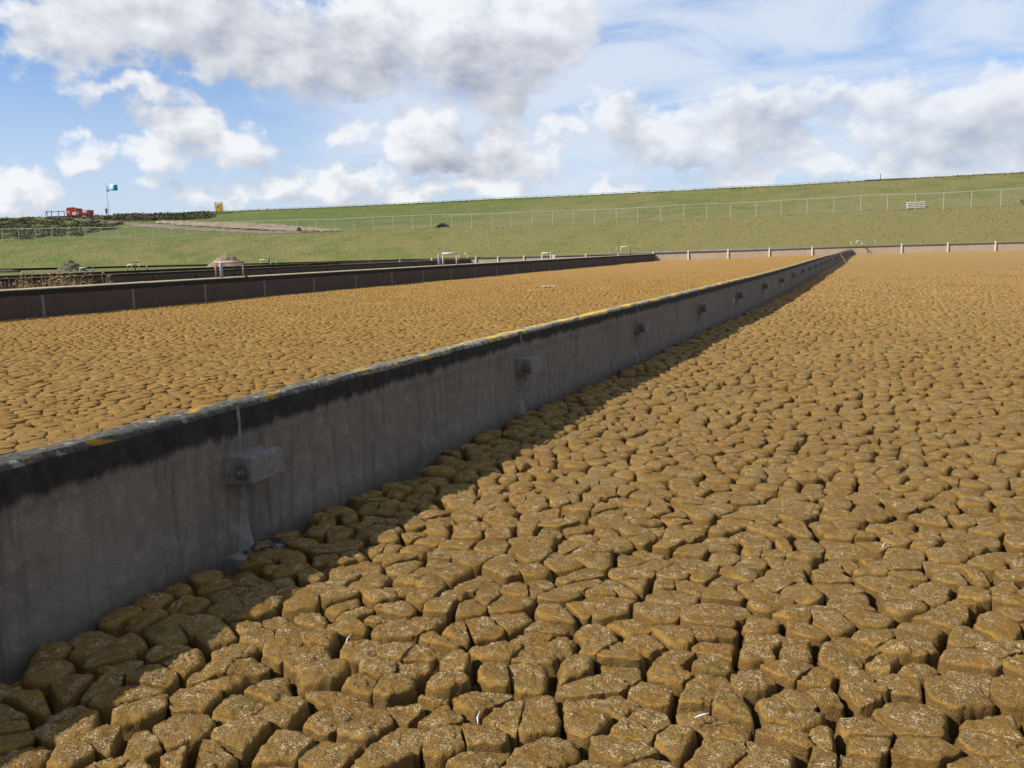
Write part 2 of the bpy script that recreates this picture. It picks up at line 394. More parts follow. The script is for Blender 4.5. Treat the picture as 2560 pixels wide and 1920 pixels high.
M_WOOD = simple('dark_timber', (.075, .065, .06), .85, .4, 20)
M_PLANK = simple('white_plastic', (.78, .76, .68), .5, .1, 6)
M_SPOIL = simple('spoil_earth', (.30, .245, .17), .95, .5, 2.4, bump=.06, col2=(.17, .14, .10))
M_SPOIL2 = simple('rubble_and_weeds', (.17, .135, .095), .95, .5, 2.0, bump=.08, col2=(.06, .065, .03))
M_REED = simple('dry_reed', (.42, .27, .11), .9, .3, 9)
M_PLUME = simple('reed_plume', (.50, .37, .21), .95, .3, 20)
M_FEATHER = simple('white_feather', (.80, .79, .76), .8, .1, 20)
M_SCUM = simple('pale_scum', (.55, .46, .30), .95, .3, 9, bump=.02)
M_HIVIS = simple('orange_hi_vis_cloth', (.75, .16, .04), .8, .2, 10)
M_TROUS = simple('dark_cloth', (.02, .022, .028), .9, .2, 10)
M_SKIN = simple('skin', (.45, .27, .19), .6, .1, 10)
M_PATH = simple('gravel_path', (.26, .25, .23), .95, .3, .7, bump=.03)
M_DIRT = simple('dirt_track', (.25, .19, .13), .95, .4, .6, bump=.06)
M_SCARP = simple('cut_sand_bank', (.34, .27, .18), .95, .4, .9, bump=.12, col2=(.17, .135, .085))
M_BRICK = simple('red_brick_rubble', (.36, .21, .15), .9, .4, 6, bump=.03)

def grass_material(name, leaf=False):
    mt, t, b = material(name)
    geo = t.new('ShaderNodeNewGeometry'); p = geo.outputs['Position']
    pm = t.mapping(p, (1, 1, 2.2))
    a = t.noise(pm, .035, 4, .6); m_ = t.noise(pm, .22, 5, .65); f = t.noise(pm, 1.6, 5, .7); ff = t.noise(pm, 7, 3, .7)
    x, _y, zz_ = t.sep(p)
    dry = t.step(t.math('ADD', t.math('MULTIPLY', m_, .8), t.math('ADD', t.math('MULTIPLY', a, .5), t.math('ADD', t.step(x, -130, 10, -.16, .10), t.step(zz_, 5.5, 8.5, .05, -.10)))), .40, .74)
    c = t.mix(dry, (.108, .155, .028), (.225, .203, .070))
    c = t.mix(t.math('MULTIPLY', t.step(f, .46, .70), .6), c, (.26, .215, .085))
    c = t.mix(t.math('MULTIPLY', t.step(f, .48, .28), .5), c, (.085, .12, .026))
    bandn = t.noise(t.mapping(p, (.06, .06, 1.3)), 1.0, 3, .6); c = t.mix(t.math('MULTIPLY', t.step(bandn, .5, .66), .35), c, (.25, .21, .08))
    c = t.mix(t.math('MULTIPLY', t.step(ff, .5, .7), .4), c, (.20, .18, .062))
    c = t.mix(1.0, c, (K, K, K), 'MULTIPLY')
    if leaf: rnd = geo.outputs['Random Per Island']; c = t.mix(1.0, c, t.mix(rnd, (.86, .88, .85), (1.16, 1.14, 1.12)), 'MULTIPLY')
    t.put(b.inputs['Base Color'], c)
    if not leaf: t.put(b.inputs['Normal'], t.bump(t.math('ADD', f, t.math('MULTIPLY', ff, .5)), .8, .28))
    return mt
M_GRASS = grass_material('rough_grass'); M_BLADE = grass_material('grass_blades', True)
M_SCRUB = simple('bramble_leaves', (.088, .105, .040), .9, .4, .8, col2=(.155, .118, .075))
M_SOIL = simple('bare_soil', (.10, .085, .05), .95, .3, .3)

# ------------------------------------------------------------------ ground
g = MB(); g.box((0, 400, -1.5), (9000, 9000, 1.0)); gro = g.build('ground', M_SOIL); tag(gro, kind='structure')
WALL_X = [(-2, -4.06), (6, -4.05), (11, -4.0), (17, -3.80), (22, -3.63), (28, -3.45), (34, -3.28), (42, -3.16), (52, -3.06), (62, -2.98), (74, -2.80), (84, -2.52), (98, -2.42), (112, -2.30), (124, -2.10), (137, -1.9)]
def wallx(y): return np.interp(y, [q[0] for q in WALL_X], [q[1] for q in WALL_X])
def farY(x): return 137.0+.07*(np.asarray(x, float)+2)
def rise(x, y): return .30*sstep(y, 45, 135)*sstep(x, -28, -6)
def zmud(x, y):
    x = np.asarray(x, float); y = np.asarray(y, float)
    P = np.stack([x*.22, y*.22, np.zeros_like(x)], -1)
    return rise(x, y)+.030*vnoise(P)+.016*vnoise(P*4.1+7)-.03*np.exp(-np.maximum(x-wallx(y), 0)/.5)*(x > wallx(y)-.05)

def floor_sheet(name, x0f, x1f, mat, y0=-1.5, cell=1.2):
    ys = np.arange(y0, 138.5, cell); nx = 26
    X = np.array([np.linspace(x0f(y), x1f(y), nx) for y in ys]); Y = np.repeat(ys[:, None], nx, 1)
    Y = np.minimum(Y, farY(X)+.1)
    Z = zmud(X, Y)-.16
    return fast_obj(name, np.stack([X, Y, Z], -1).reshape(-1, 3), grid_quads(len(ys), nx)[:, ::-1], mat)
bed_r = tag(floor_sheet('mud_bed', lambda y: wallx(y)-.05, lambda y: 32, MUD_R), kind='structure')
bed_l = tag(floor_sheet('mud_bed', lambda y: -29.3, lambda y: wallx(y)-.10, MUD_L), kind='structure')

# ---- clods: cells of a jittered lattice, wide cracks between groups and hairline cracks inside them
def lattice(x0, x1, y0, y1, s, seed, keep=.84, gsc=1.0):
    rg = np.random.default_rng(seed)
    nx, ny = int((x1-x0)/s)+5, int((y1-y0)/s)+5
    gx = x0-2*s+(np.arange(nx)+.5)*s; gy = y0-2*s+(np.arange(ny)+.5)*s
    S = np.stack(np.meshgrid(gx, gy, indexing='ij'), -1)+(rg.random((nx, ny, 2))-.5)*s*.92
    alive = rg.random((nx, ny)) < keep
    # super cells
    q = s*1.85; mx, my = int((x1-x0)/q)+8, int((y1-y0)/q)+8
    T = np.stack(np.meshgrid(x0-4*q+(np.arange(mx)+.5)*q, y0-4*q+(np.arange(my)+.5)*q, indexing='ij'), -1)+(rg.random((mx, my, 2))-.5)*q*.9
    ci = np.clip(((S-np.array([x0-4*q, y0-4*q]))/q).astype(int), 1, [mx-2, my-2])
    best = np.full((nx, ny), 1e9); grp = np.zeros((nx, ny), int)
    W = S+.10*np.stack([vnoise(np.concatenate([S*3.1, np.full((nx, ny, 1), k)], -1)) for k in (1.5, 9.5)], -1)
    for a in (-1, 0, 1):
        for b_ in (-1, 0, 1):
            I, J = ci[..., 0]+a, ci[..., 1]+b_
            d = ((W-T[I, J])**2).sum(-1); mk = d < best; best[mk] = d[mk]; grp[mk] = (I*my+J)[mk]
    offs = [(a, b_) for a in range(-2, 3) for b_ in range(-2, 3) if (a, b_) != (0, 0)]
    core = (slice(2, nx-2), slice(2, ny-2)); C = S[core]
    nrm, dd, wd = [], [], []
    for a, b_ in offs:
        sl = (slice(2+a, nx-2+a), slice(2+b_, ny-2+b_))
        v = S[sl]-C; L = np.sqrt((v**2).sum(-1))+1e-6
        mid = (S[sl]+C)*.5
        hsh = vnoise(np.concatenate([mid*37.7, np.full(mid.shape[:2]+(1,), .5)], -1))*.5+.5
        hb = vnoise(np.concatenate([mid*1.1, np.full(mid.shape[:2]+(1,), 4.5)], -1))*.5+.5
        same = grp[sl] == grp[core]
        far_ = sstep(mid[..., 1], 5, 15)
        gap = np.where(same, (.001+.009*hsh*hsh)*(1-.8*far_), (.013+.052*hsh*hsh+.036*hb*hb)*(1-.52*far_)*(1-.45*sstep(mid[..., 1], 20, 58)))*gsc
        dist = np.where(alive[sl], np.maximum(L*.5-gap*.5, .012), 1e3)
        nrm.append(v/L[..., None]); dd.append(dist); wd.append(np.where(same, 0.0, 1.0))
    ok = alive[core]
    return C[ok], np.stack(nrm, 2)[ok], np.stack(dd, 2)[ok], np.stack(wd, 2)[ok], grp[core][ok]

def shape_clods(C, nrm, dd, wd, gr, N, sides, shoulder, tops, seed, oct_, depth=.17, rsc=1.0):
    """closed skirts of clods as arrays (count, rings*N+1, 3); rings run from the crack floor over the shoulder to the top"""
    rg = np.random.default_rng(seed); n = len(C)
    th = np.arange(N)*2*math.pi/N+rg.random(n)[:, None]*6.28
    dr = np.stack([np.cos(th), np.sin(th)], -1)
    PW = (13-5.5*sstep(C[:, 1], 4.5, 12))[:, None]; acc = np.zeros((n, N)); accw = np.zeros((n, N))
    for k in range(nrm.shape[1]):
        cs = np.maximum((dr*nrm[:, None, k]).sum(-1), 0)/dd[:, k:k+1]
        cs = cs**PW; acc += cs; accw += cs*wd[:, k:k+1]
    Rr = np.minimum(acc**(-1/PW), .34); wide = accw/acc
    rm = Rr.mean(1)
    x, y = C[:, 0], C[:, 1]
    nearwall = np.exp(-np.abs(x-wallx(y))/.8)
    rho = np.minimum((.013+.020*rg.random(n)**1.5+.020*nearwall+.003*sstep(y, 5, 12)), rm*.42)[:, None]*(.26+.74*wide)*rsc*(1-.25*sstep(y, 5, 15))[:, None]
    gh = np.modf(np.abs(np.sin(gr*12.9898))*43758.5453)[0]; gh2 = np.modf(np.abs(np.sin(gr*78.233))*12543.123)[0]
    dz = ((gh-.5)*.036+(rg.random(n)-.5)*.018)*rsc**2*(1-.6*sstep(y, 14, 52)); tilt = np.stack([gh2-.5, gh-.5], -1)*.10+(rg.random((n, 2))-.5)*.07; dome = .012*rg.random(n)+.010*nearwall+.002*sstep(y, 5, 12)
    prof = []
    for i in range(sides): prof.append(('s', -depth+(depth-.0)*i/sides))
    rings = []
    for i in range(sides):
        z = -depth+(depth-rho)*i/sides
        rings.append((-(.004+.016*wide)*(1-i/sides)+0*rho, z))
    for i in range(shoulder):
        ph = (i)/max(shoulder-1, 1)*math.pi/2
        rings.append((rho*(1-math.cos(ph)), -rho*(1-math.sin(ph))))
    V = np.zeros((n, len(rings)+tops, N, 3), np.float32)
    base = zmud(x, y)+dz
    def place(k, rad, z):
        V[:, k, :, 0] = x[:, None]+dr[..., 0]*rad; V[:, k, :, 1] = y[:, None]+dr[..., 1]*rad
        V[:, k, :, 2] = base[:, None]+z
    for k, (ins, z) in enumerate(rings):
        place(k, np.maximum(Rr-ins, Rr*.3), z)
    r0 = np.maximum(Rr-rho, Rr*.3)
    for j in range(tops):
        fr = 1-(j+1)/(tops+.6)
        place(len(rings)+j, r0*fr, 0)
    ctr = np.zeros((n, 1, 3), np.float32); ctr[:, 0, 0] = x; ctr[:, 0, 1] = y; ctr[:, 0, 2] = base
    A = np.concatenate([V.reshape(n, -1, 3), ctr], 1)
    rel = A[..., :2]-C[:, None]
    up = np.clip((A[..., 2]-base[:, None]+depth)/depth, 0, 1)
    rr2 = (rel**2).sum(-1)/(rm[:, None]**2)
    A[..., 2] += up*((rel*tilt[:, None]).sum(-1)+dome[:, None]*(1-np.minimum(rr2, 1.6)))
    # relief: lumps, crust, layered flanks
    Pn = A*np.array([1, 1, 1.0])
    lump = fbm(Pn*9.5+3.1, 3)
    A[..., 2] += up*.015*lump*rsc
    rl = np.sqrt((rel**2).sum(-1, keepdims=True))+1e-5; rdir = rel/rl
    sidew = (1-np.clip((A[..., 2]-base[:, None]+.02)/.03, 0, 1))
    A[..., :2] += (rdir*(.020*lump*np.minimum(rl[..., 0]/rm[:, None], 1))[..., None]).astype(np.float32)
    if oct_ >= 1:
        cr = fbm(Pn*34.0, 2); A[..., 2] += up*.0100*cr*rsc
        A[..., :2] += (rdir*(.0085*cr*np.minimum(rl[..., 0]/rm[:, None], 1))[..., None])
        ly = vnoise(np.stack([Pn[..., 0]*4, Pn[..., 1]*4, Pn[..., 2]*70], -1)); A[..., :2] += rdir*(.0050*ly*sidew)[..., None]
        fl_ = vnoise(np.stack([Pn[..., 0]*38, Pn[..., 1]*38, Pn[..., 2]*7], -1)); A[..., :2] += rdir*(.0045*fl_*sidew)[..., None]
    if oct_ >= 2:
        cr = vnoise(Pn*80.0); A[..., 2] += up*.0058*cr
        cr2 = vnoise(Pn*80.0+31); A[..., :2] += rdir*(.0045*cr2*np.minimum(rl[..., 0]/rm[:, None], 1))[..., None]
    nr = V.shape[1]
    i = np.arange(nr-1)[:, None]*N; k = np.arange(N)[None]; k2 = (k+1) % N
    q = np.stack([i+k, i+k2, i+N+k2, i+N+k], -1).reshape(-1, 4)
    tr = np.stack([np.full(N, nr*N), (nr-1)*N+np.arange(N), (nr-1)*N+(np.arange(N)+1) % N], -1)
    return A, q, tr, rm

def lay_clods(bed, mat, C, nrm, dd, wd, gr, seed, rsc=1.0):
    px, py, D = project(np.concatenate([C, zmud(C[:, 0], C[:, 1])[:, None]], 1))
    dist = np.sqrt((C**2).sum(1)+4.0)
    mg = np.where(dist < 9, 480, 240); vis = (D > .4) & (px > -mg) & (px < 2560+mg) & (py < 2400)
    C, nrm, dd, wd, gr, px, py, dist = C[vis], nrm[vis], dd[vis], wd[vis], gr[vis], px[vis], py[vis], dist[vis]
    inframe = (px > -60) & (px < 2620) & (py < 1990)
    order = np.argsort(np.where(inframe, dist, 1e6))
    single = np.zeros(len(C), bool); single[order[:300]] = True
    lods = [(0, 5.2, 70, 5, 3, 11, 2), (5.2, 8.0, 30, 3, 3, 5, 2), (8.0, 13, 15, 2, 2, 3, 1), (13, 24, 8, 1, 2, 1, 1), (24, 40, 6, 1, 1, 1, 0), (40, 1e4, 4, 1, 1, 0, 0)]
    VV, QQ, TT, base = [], [], [], 0
    for (a, b_, N, sd, sh, tp, oc) in lods:
        mk = (dist >= a) & (dist < b_)
        for want in (True, False):
            sel = mk & (single == want)
            if not sel.any(): continue
            A, q, tr, rm = shape_clods(C[sel], nrm[sel], dd[sel], wd[sel], gr[sel], N, sd, sh, tp, seed+N+want, oc, rsc=rsc)
            if want:
                for k in range(len(A)):
                    c = C[sel][k]; zc = float(zmud(c[0], c[1]))
                    o = fast_obj('mud_clod', A[k]-np.array([c[0], c[1], zc]), q, mat, bed, tris=tr); o.location = (c[0], c[1], zc)
            else:
                n, nv = A.shape[:2]
                off = (np.arange(n)*nv)[:, None, None]
                VV.append(A.reshape(-1, 3)); QQ.append((q[None]+off+base).reshape(-1, 4)); TT.append((tr[None]+off+base).reshape(-1, 3)); base += n*nv
    o = fast_obj('mud_clods', np.concatenate(VV), np.concatenate(QQ), mat, bed, tris=np.concatenate(TT))
    o['kind'] = 'stuff'
FARC = 64
C, *rest = lattice(-4.2, 14, 0.6, FARC, .19, 21)
mk = (C[:, 0] > wallx(C[:, 1])+.10) & (C[:, 0] < .15*C[:, 1]+3.2)
lay_clods(bed_r, MUD_R, C[mk], *[q[mk] for q in rest], 100)
C, *rest = lattice(-29.2, -3.0, 4, FARC, .20, 22, .84, .36)
mk = (C[:, 0] < wallx(C[:, 1])-.32) & (C[:, 0] > -29.1) & (C[:, 0] < wallx(C[:, 1])-3.2+.02*C[:, 1])
lay_clods(bed_l, MUD_L, C[mk], *[q[mk] for q in rest], 200, .40)
# beyond 60 m the pieces are too small to pick apart: one lumpy skin per basin
def far_skin(bed, mat, x0f, x1f, seed):
    rg = np.random.default_rng(seed); ys = np.concatenate([np.arange(FARC-1.0, 105, .24), np.arange(105, 138.6, .34)])
    nx = 110 if x1f(60) > 0 else 112
    X = np.array([np.linspace(x0f(y), x1f(y), nx) for y in ys]); Y = np.repeat(ys[:, None], nx, 1)
    X[:, 1:-1] += (rg.random((len(ys), nx-2))-.5)*.15
    Y += (rg.random(X.shape)-.5)*.12; Y = np.minimum(Y, farY(X)+.05)
    Z = zmud(X, Y)-.015+(rg.random(X.shape)-.5)*.03-.08*(rg.random(X.shape) < .13)
    o = fast_obj('lumpy_mud', np.stack([X, Y, Z], -1).reshape(-1, 3), grid_quads(len(ys), nx)[:, ::-1], mat, bed); o['kind'] = 'stuff'
far_skin(bed_r, MUD_R, lambda y: wallx(y)+.02, lambda y: 30.0, 5)
far_skin(bed_l, MUD_L, lambda y: -29.15, lambda y: wallx(y)-.24, 6)

# ------------------------------------------------------------------ basin walls
def wall_panel(name, pa, pb, h0, h1, z0, z1, thick, mat, parent, res, seed, amp=1.0):
    """one cast panel from pa to pb (face line), top bevelled, face slightly uneven; local z = height over the mud"""
    pa = Vector(pa); pb = Vector(pb); L = (pb-pa).length; d = (pb-pa)/L; nrm = Vector((d.y, -d.x))   # face looks to +X side
    nu = max(2, int(L/res)+1)
    prof = [(0, -.35)]                                    # (depth behind face, height fraction)
    nz = max(2, int(1.0/res))
    for k in range(nz+1): prof.append((0.0, k/nz*.965))
    prof += [(.006, .985), (.022, 1.0), (thick*.5, 1.004), (thick-.022, 1.0), (thick-.004, .98), (thick, .5), (thick, -.35)]
    us = np.linspace(0, 1, nu); V = np.zeros((nu, len(prof), 3))
    for k, (dep, hf) in enumerate(prof):
        hh = h0+(h1-h0)*us; zb = z0+(z1-z0)*us
        z = hf*hh
        px = pa.x+d.x*L*us; py = pa.y+d.y*L*us
        if dep < .03 and hf > 0:
            P = np.stack([px, py, z], -1)
            nb = fbm(P*np.array([2.5, 2.5, 2.5]), 2)*.004+fbm(P*14, 2)*.0035
            lip = sstep(z+.03*fbm(P*6+5, 3), .72*hh, .75*hh)*.010
            bump = (nb+lip*np.where(hf < .97, 1, .6))*amp
            edge = .012*fbm(P*5+9, 3)*(hf > .95)*amp
        else: bump = 0*us; edge = .010*fbm(np.stack([px, py, z], -1)*4, 2)*(hf > .9)*amp
        V[:, k, 0] = px-nrm.x*(dep-bump); V[:, k, 1] = py-nrm.y*(dep-bump); V[:, k, 2] = z+edge+(zb-z0)
    org = np.array([pa.x, pa.y, z0])
    q = grid_quads(nu, len(prof))
    n0 = len(prof)
    o = fast_obj(name, (V.reshape(-1, 3)-org), q, mat, parent)
    # close the two ends
    me = o.data; bm = bmesh.new(); bm.from_mesh(me); bm.verts.ensure_lookup_table()
    for base in (0, (nu-1)*n0):
        try: bm.faces.new([bm.verts[base+k] for k in range(n0)])
        except Exception: pass
    bmesh.ops.recalc_face_normals(bm, faces=bm.faces)
    bm.to_mesh(me); bm.free()
    for p in me.polygons: p.use_smooth = True
    me.update()
    try: me.set_sharp_from_angle(angle=R(40))
    except Exception: pass
    o.location = org
    return o
def bolt(parent, loc, r=.034):
    b = MB(); b.path([loc, (loc[0], loc[1]-.012, loc[2])], r*1.6, 14); b.path([(loc[0], loc[1]-.012, loc[2]), (loc[0], loc[1]-.04, loc[2])], r, 6)
    b.path([(loc[0], loc[1]-.04, loc[2]), (loc[0], loc[1]-.065, loc[2])], r*.55, 10)
    return b.build('bolt', M_RUST, parent)

# main wall between the two mud basins
main = tag(empty('divider_wall', (-4.06, 0, 0)), 'long grey concrete wall with square blocks running from lower left to the far bank', 'wall')
def WX(y): return float(wallx(y))
def zrise(y): return float(.27*sstep(y, 45, 135))
JOINTS = [5.22+5.53*k for k in range(-2, 24)]
INV = Matrix.Translation((4.06, 0, 0))
for k in range(len(JOINTS)):
    y0 = JOINTS[k]; y1 = JOINTS[k+1] if k+1 < len(JOINTS) else float(farY(-2))
    if y1-y0 < .5: continue
    res = .035 if y0 < 12 else (.12 if y0 < 40 else .5)
    nsub = 1
    wob = random.uniform(-.012, .012)
    o = wall_panel('wall_panel', (WX(y0+.012), y0+.012), (WX(y1-.012), y1-.012), 1.0, 1.0+wob*.3, zrise(y0), zrise(y1), .19, CONC, main, res, k)
    o.location = Vector(o.location)-Vector((-4.06, 0, 0))
def face_dir(y):
    d = Vector((WX(y+.4)-WX(y-.4), .8, 0)).normalized(); return d
for k, y in enumerate(JOINTS):
    if y < 0: continue
    zb = zrise(y); x = WX(y); d = face_dir(y); rot = Quaternion((0, 0, 1), -math.atan2(d.x, d.y))
    mtx = Matrix.Translation((x+4.06, y, zb)) @ rot.to_matrix().to_4x4()
    # mortar strip of the joint with its lime streak, flaring at the foot
    rg = np.random.default_rng(400+k); nv = 26 if y < 20 else 8
    zs = np.linspace(-.12, .985, nv); V = []
    for z in zs:
        wl = .020+.012*rg.random()+(.075*math.exp(-max(z, 0)/.10) if y < 30 else .02)+(.022 if .05 < z < .5 else 0)
        wr = .018+.010*rg.random()+(.05*math.exp(-max(z, 0)/.10) if y < 30 else .02)+(.012 if .05 < z < .5 else 0)
        out = .016+.004*rg.random()+.03*math.exp(-max(z, 0)/.06)
        V += [(-.012, -wl, z), (out*.8, -wl*.55, z), (out, 0.0, z), (out*.8, wr*.6, z), (-.012, wr, z)]
    st = fast_obj('joint_strip', V, grid_quads(nv, 5), M_STRIP, main); st.matrix_local = mtx
    # block
    b = MB(); b.box((0, 0, 0), (.21, .43, .20), bevel=.014)
    for v in b.bm.verts:                                   # outer face narrower, underside cut back
        if v.co.x > 0: v.co.y *= .86; v.co.z = v.co.z*.94+.004
        v.co.z += .012*math.sin(9*v.co.y+k)+.006*math.sin(31*v.co.y+13*v.co.x+k); v.co.x += .006*math.sin(23*v.co.y+17*v.co.z+k*2)
    bl = b.build('support_block', M_BLOCK, main, smooth=False)
    bl.matrix_local = mtx @ Matrix.Translation((.095, .04, .575+.012*math.sin(k*2.1)))
    if y < 40: bolt(bl, (.03, -.19, -.01))

# wall on the left between the middle basin and the reed basin
def plain_wall(name, label, pts, zt, thick, mat, step_, res, blocks=None, strips=True, ztop=1.0):
    """pts: list of (x, y, top z); panels of equal length"""
    P = np.array(pts); seg = np.concatenate([[0], np.cumsum(np.hypot(np.diff(P[:, 0]), np.diff(P[:, 1])))])
    root = tag(empty(name, (P[0, 0], P[0, 1], 0)), label, 'wall'); org = Vector((P[0, 0], P[0, 1], 0))
    ss = np.append(np.arange(0, seg[-1]-1.0, step_), seg[-1])
    f = lambda s, c: float(np.interp(s, seg, P[:, c]))
    for a, b_ in zip(ss[:-1], ss[1:]):
        o = wall_panel('wall_panel', (f(a+.012, 0), f(a+.012, 1)), (f(b_-.012, 0), f(b_-.012, 1)), f(a, 2), f(b_, 2), 0, 0, thick, mat, root, res, 1, .8)
        o.location = Vector(o.location)-org
    for a in ss[1:-1]:
        d = Vector((f(a+.5, 0)-f(a-.5, 0), f(a+.5, 1)-f(a-.5, 1), 0)).normalized(); mtx = Matrix.Translation(Vector((f(a, 0), f(a, 1), 0))-org) @ Quaternion((0, 0, 1), -math.atan2(d.x, d.y)).to_matrix().to_4x4()
        if strips:
            b = MB(); b.box((-.03, 0, f(a, 2)*.38-.12), (.085, .13, f(a, 2)*.8+.2), bevel=.006)
            o = b.build('joint_strip', M_STRIP, root); o.matrix_local = mtx
        if blocks:
            b = MB(); b.box((.09, 0, 0), (.2, .36, .2), bevel=.015); o = b.build('support_block', M_RUST, root); o.matrix_local = mtx @ Matrix.Translation((0, 0, blocks))
    return root
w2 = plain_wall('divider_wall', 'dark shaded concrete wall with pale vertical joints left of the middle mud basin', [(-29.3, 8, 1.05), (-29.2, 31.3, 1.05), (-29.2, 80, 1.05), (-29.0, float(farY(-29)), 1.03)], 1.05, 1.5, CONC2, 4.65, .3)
w3 = plain_wall('divider_wall', 'brown stained concrete wall with brackets behind the dry reeds', [(-57, 30, 1.0), (-57, 60, .97), (-57.5, float(farY(-57)), .90)], 1.0, .25, CONC3, 5.6, .5, blocks=.55, strips=False)
w4 = plain_wall('divider_wall', 'low dark wall edge farthest left, in front of the spoil heaps', [(-79, 40, .86), (-80, float(farY(-80)), .95)], .9, .25, CONC3, 5.6, .6, strips=False)

# far wall closing the basins
far = tag(empty('end_wall', (-2, 137, 0)), 'pale sunlit concrete wall with white pilasters at the foot of the grass bank', 'wall')
fx = np.arange(40, -150, -6.0)
def ztop_far(x): return float(np.interp(x, [-120, -57, -29, -2, 20], [.95, .93, 1.03, 1.28, 1.33]))
for xa, xb in zip(fx[:-1], fx[1:]):
    a = Vector((xa-.01, float(farY(xa)))); b_ = Vector((xb+.01, float(farY(xb))))
    za, zb = ztop_far(xa), ztop_far(xb)
    V = []
    for (p, zt) in ((b_, zb), (a, za)):
        V += [(p.x+2, p.y-137, -.4), (p.x+2, p.y-137, zt), (p.x+2, p.y-137+.3, zt), (p.x+2, p.y-137+.3, -.4)]
    me = bpy.data.meshes.new('wall_panel'); me.from_pydata(V, [], [(0, 4, 5, 1), (1, 5, 6, 2), (2, 6, 7, 3), (3, 7, 4, 0), (0, 1, 2, 3), (4, 7, 6, 5)]); me.materials.append(CONC_FAR); me.update()
    link(bpy.data.objects.new('wall_panel', me), far)
    c = (a+b_)*.5; L = (b_-a).length-.02
    m_ = MB(); m_.box((0, 0, 0), (L, .75, .09), bevel=.02)
    o = m_.build('coping', M_COPE, far); o.location = (c.x+2, c.y-137+.25, (za+zb)*.5+.05); o.rotation_euler = (0, math.atan2(zb-za, L), math.atan2(a.y-b_.y, a.x-b_.x))
for px_ in (1190, 1245, 1310, 1383, 1465, 1545, 1633, 1720.7, 1820, 1923, 2030, 2253, 2368, 2487, 2612, 850, 925, 1000, 1080):
    d = ray(px_, 640); k = 130.0/d.y
    for _ in range(5): k = float(farY(d.x*k))/d.y
    x = d.x*k; zt = ztop_far(x)
    m_ = MB(); m_.box((0, 0, 0), (.25, .16, zt+.70)); 
    for v in m_.bm.verts:
        if v.co.z > 0: v.co.x *= .62
    o = m_.build('pilaster', M_PILE, far); o.location = (x+2, float(farY(x))-137-.09, (zt+.75)/2-.4)

# ------------------------------------------------------------------ grass dike behind the basins
def line_pt(A, B, lam): return A+(B-A)*lam
TA, TB = at(0, 671, 166), at(2560, 606, 124)
FA, FB = at(0, 603, 182), at(2560, 512, 132)
CA, CB = at(0, 545, 228), at(2560, 430, 154)
def lam_of(px_, py_, A, B):
    d = ray(px_, py_); n = Vector((-d.y, d.x)); ab = Vector((B.x-A.x, B.y-A.y)); ac = Vector((A.x-CAM.x, A.y-CAM.y))
    return -n.dot(ac)/n.dot(ab)
def zprof(samples, A, B):
    L, Z = [], []
    for (x, y) in samples:
        l = lam_of(x, y, A, B); q = A+(B-A)*l; d = ray(x, y); k = math.hypot(q.x, q.y)/math.hypot(d.x, d.y)
        L.append(l); Z.append(EYE+d.z*k)
    i = np.argsort(L); return np.array(L)[i], np.array(Z)[i]
TL, TZ = zprof([(-300, 680), (0, 672), (640, 658), (1280, 641), (1640, 629), (1920, 622), (2560, 604), (2800, 597)], TA, TB)
FL, FZ = zprof([(-300, 612), (0, 603), (294, 599), (603, 588), (934, 578), (1180, 570), (1541, 558), (1889, 543), (2151, 530), (2499, 516), (2800, 504)], FA, FB)
CL, CZ = zprof([(-300, 556), (0, 545), (200, 541), (300, 537), (560, 529), (900, 515), (1280, 496), (1600, 481), (1920, 465), (2240, 447), (2560, 430), (2800, 417)], CA, CB)
def dike_pt(lam, t):
    """lam along the dike, t: 0 toe, 1 fence line, 1.08 bench, 2 crest, >2 crown road"""
    lam = np.asarray(lam, float); t = np.asarray(t, float)
    def pt(A, B, L, Z): return np.stack([A.x+(B.x-A.x)*lam, A.y+(B.y-A.y)*lam, np.interp(lam, L, Z)], -1)
    T, F_, Cc = pt(TA, TB, TL, TZ), pt(FA, FB, FL, FZ), pt(CA, CB, CL, CZ)
    Bn = F_+(Cc-F_)*np.array([.07, .07, .03])
    B2 = Cc+(Cc-F_)*np.array([.45, .45, 0])-np.array([0, 0, .5])
    t_ = t[..., None]
    out = np.where(t_ < 1, T+(F_-T)*t_, np.where(t_ < 1.08, F_+(Bn-F_)*(t_-1)/.08, np.where(t_ < 2, Bn+(Cc-Bn)*(t_-1.08)/.92, Cc+(B2-Cc)*(t_-2))))
    # rounding of the lower slope and rough ground
    out[..., 2] += np.where(t < 1, .9*np.sin(np.clip(t, 0, 1)*math.pi)*.35, 0)
    n = fbm(out*np.array([.16, .16, .16]), 3)*.16+fbm(out*.7+4, 2)*.07
    out[..., 2] += n*np.clip(t*6, 0, 1)*np.where(t > 1.9, .6, 1)
    return out
lams = np.linspace(-.42, 1.28, 420); ts = np.concatenate([np.linspace(0, 1, 26), np.linspace(1.04, 2, 34), np.linspace(2.1, 3, 6)])
LL, TT_ = np.meshgrid(lams, ts, indexing='ij')
DV = dike_pt(LL, TT_)
dike = fast_obj('grass_dike', DV.reshape(-1, 3), grid_quads(len(lams), len(ts)), M_GRASS); tag(dike, kind='structure')
def flip_up(o):
    me = o.data
    if sum(p.normal.z for p in list(me.polygons)[::max(1, len(me.polygons)//400)]) < 0: me.flip_normals()
flip_up(dike)
for o in (bed_r, bed_l): flip_up(o)
for b_ in (bed_r, bed_l):
    for ch in b_.children:
        if ch.name.startswith('lumpy'): flip_up(ch)
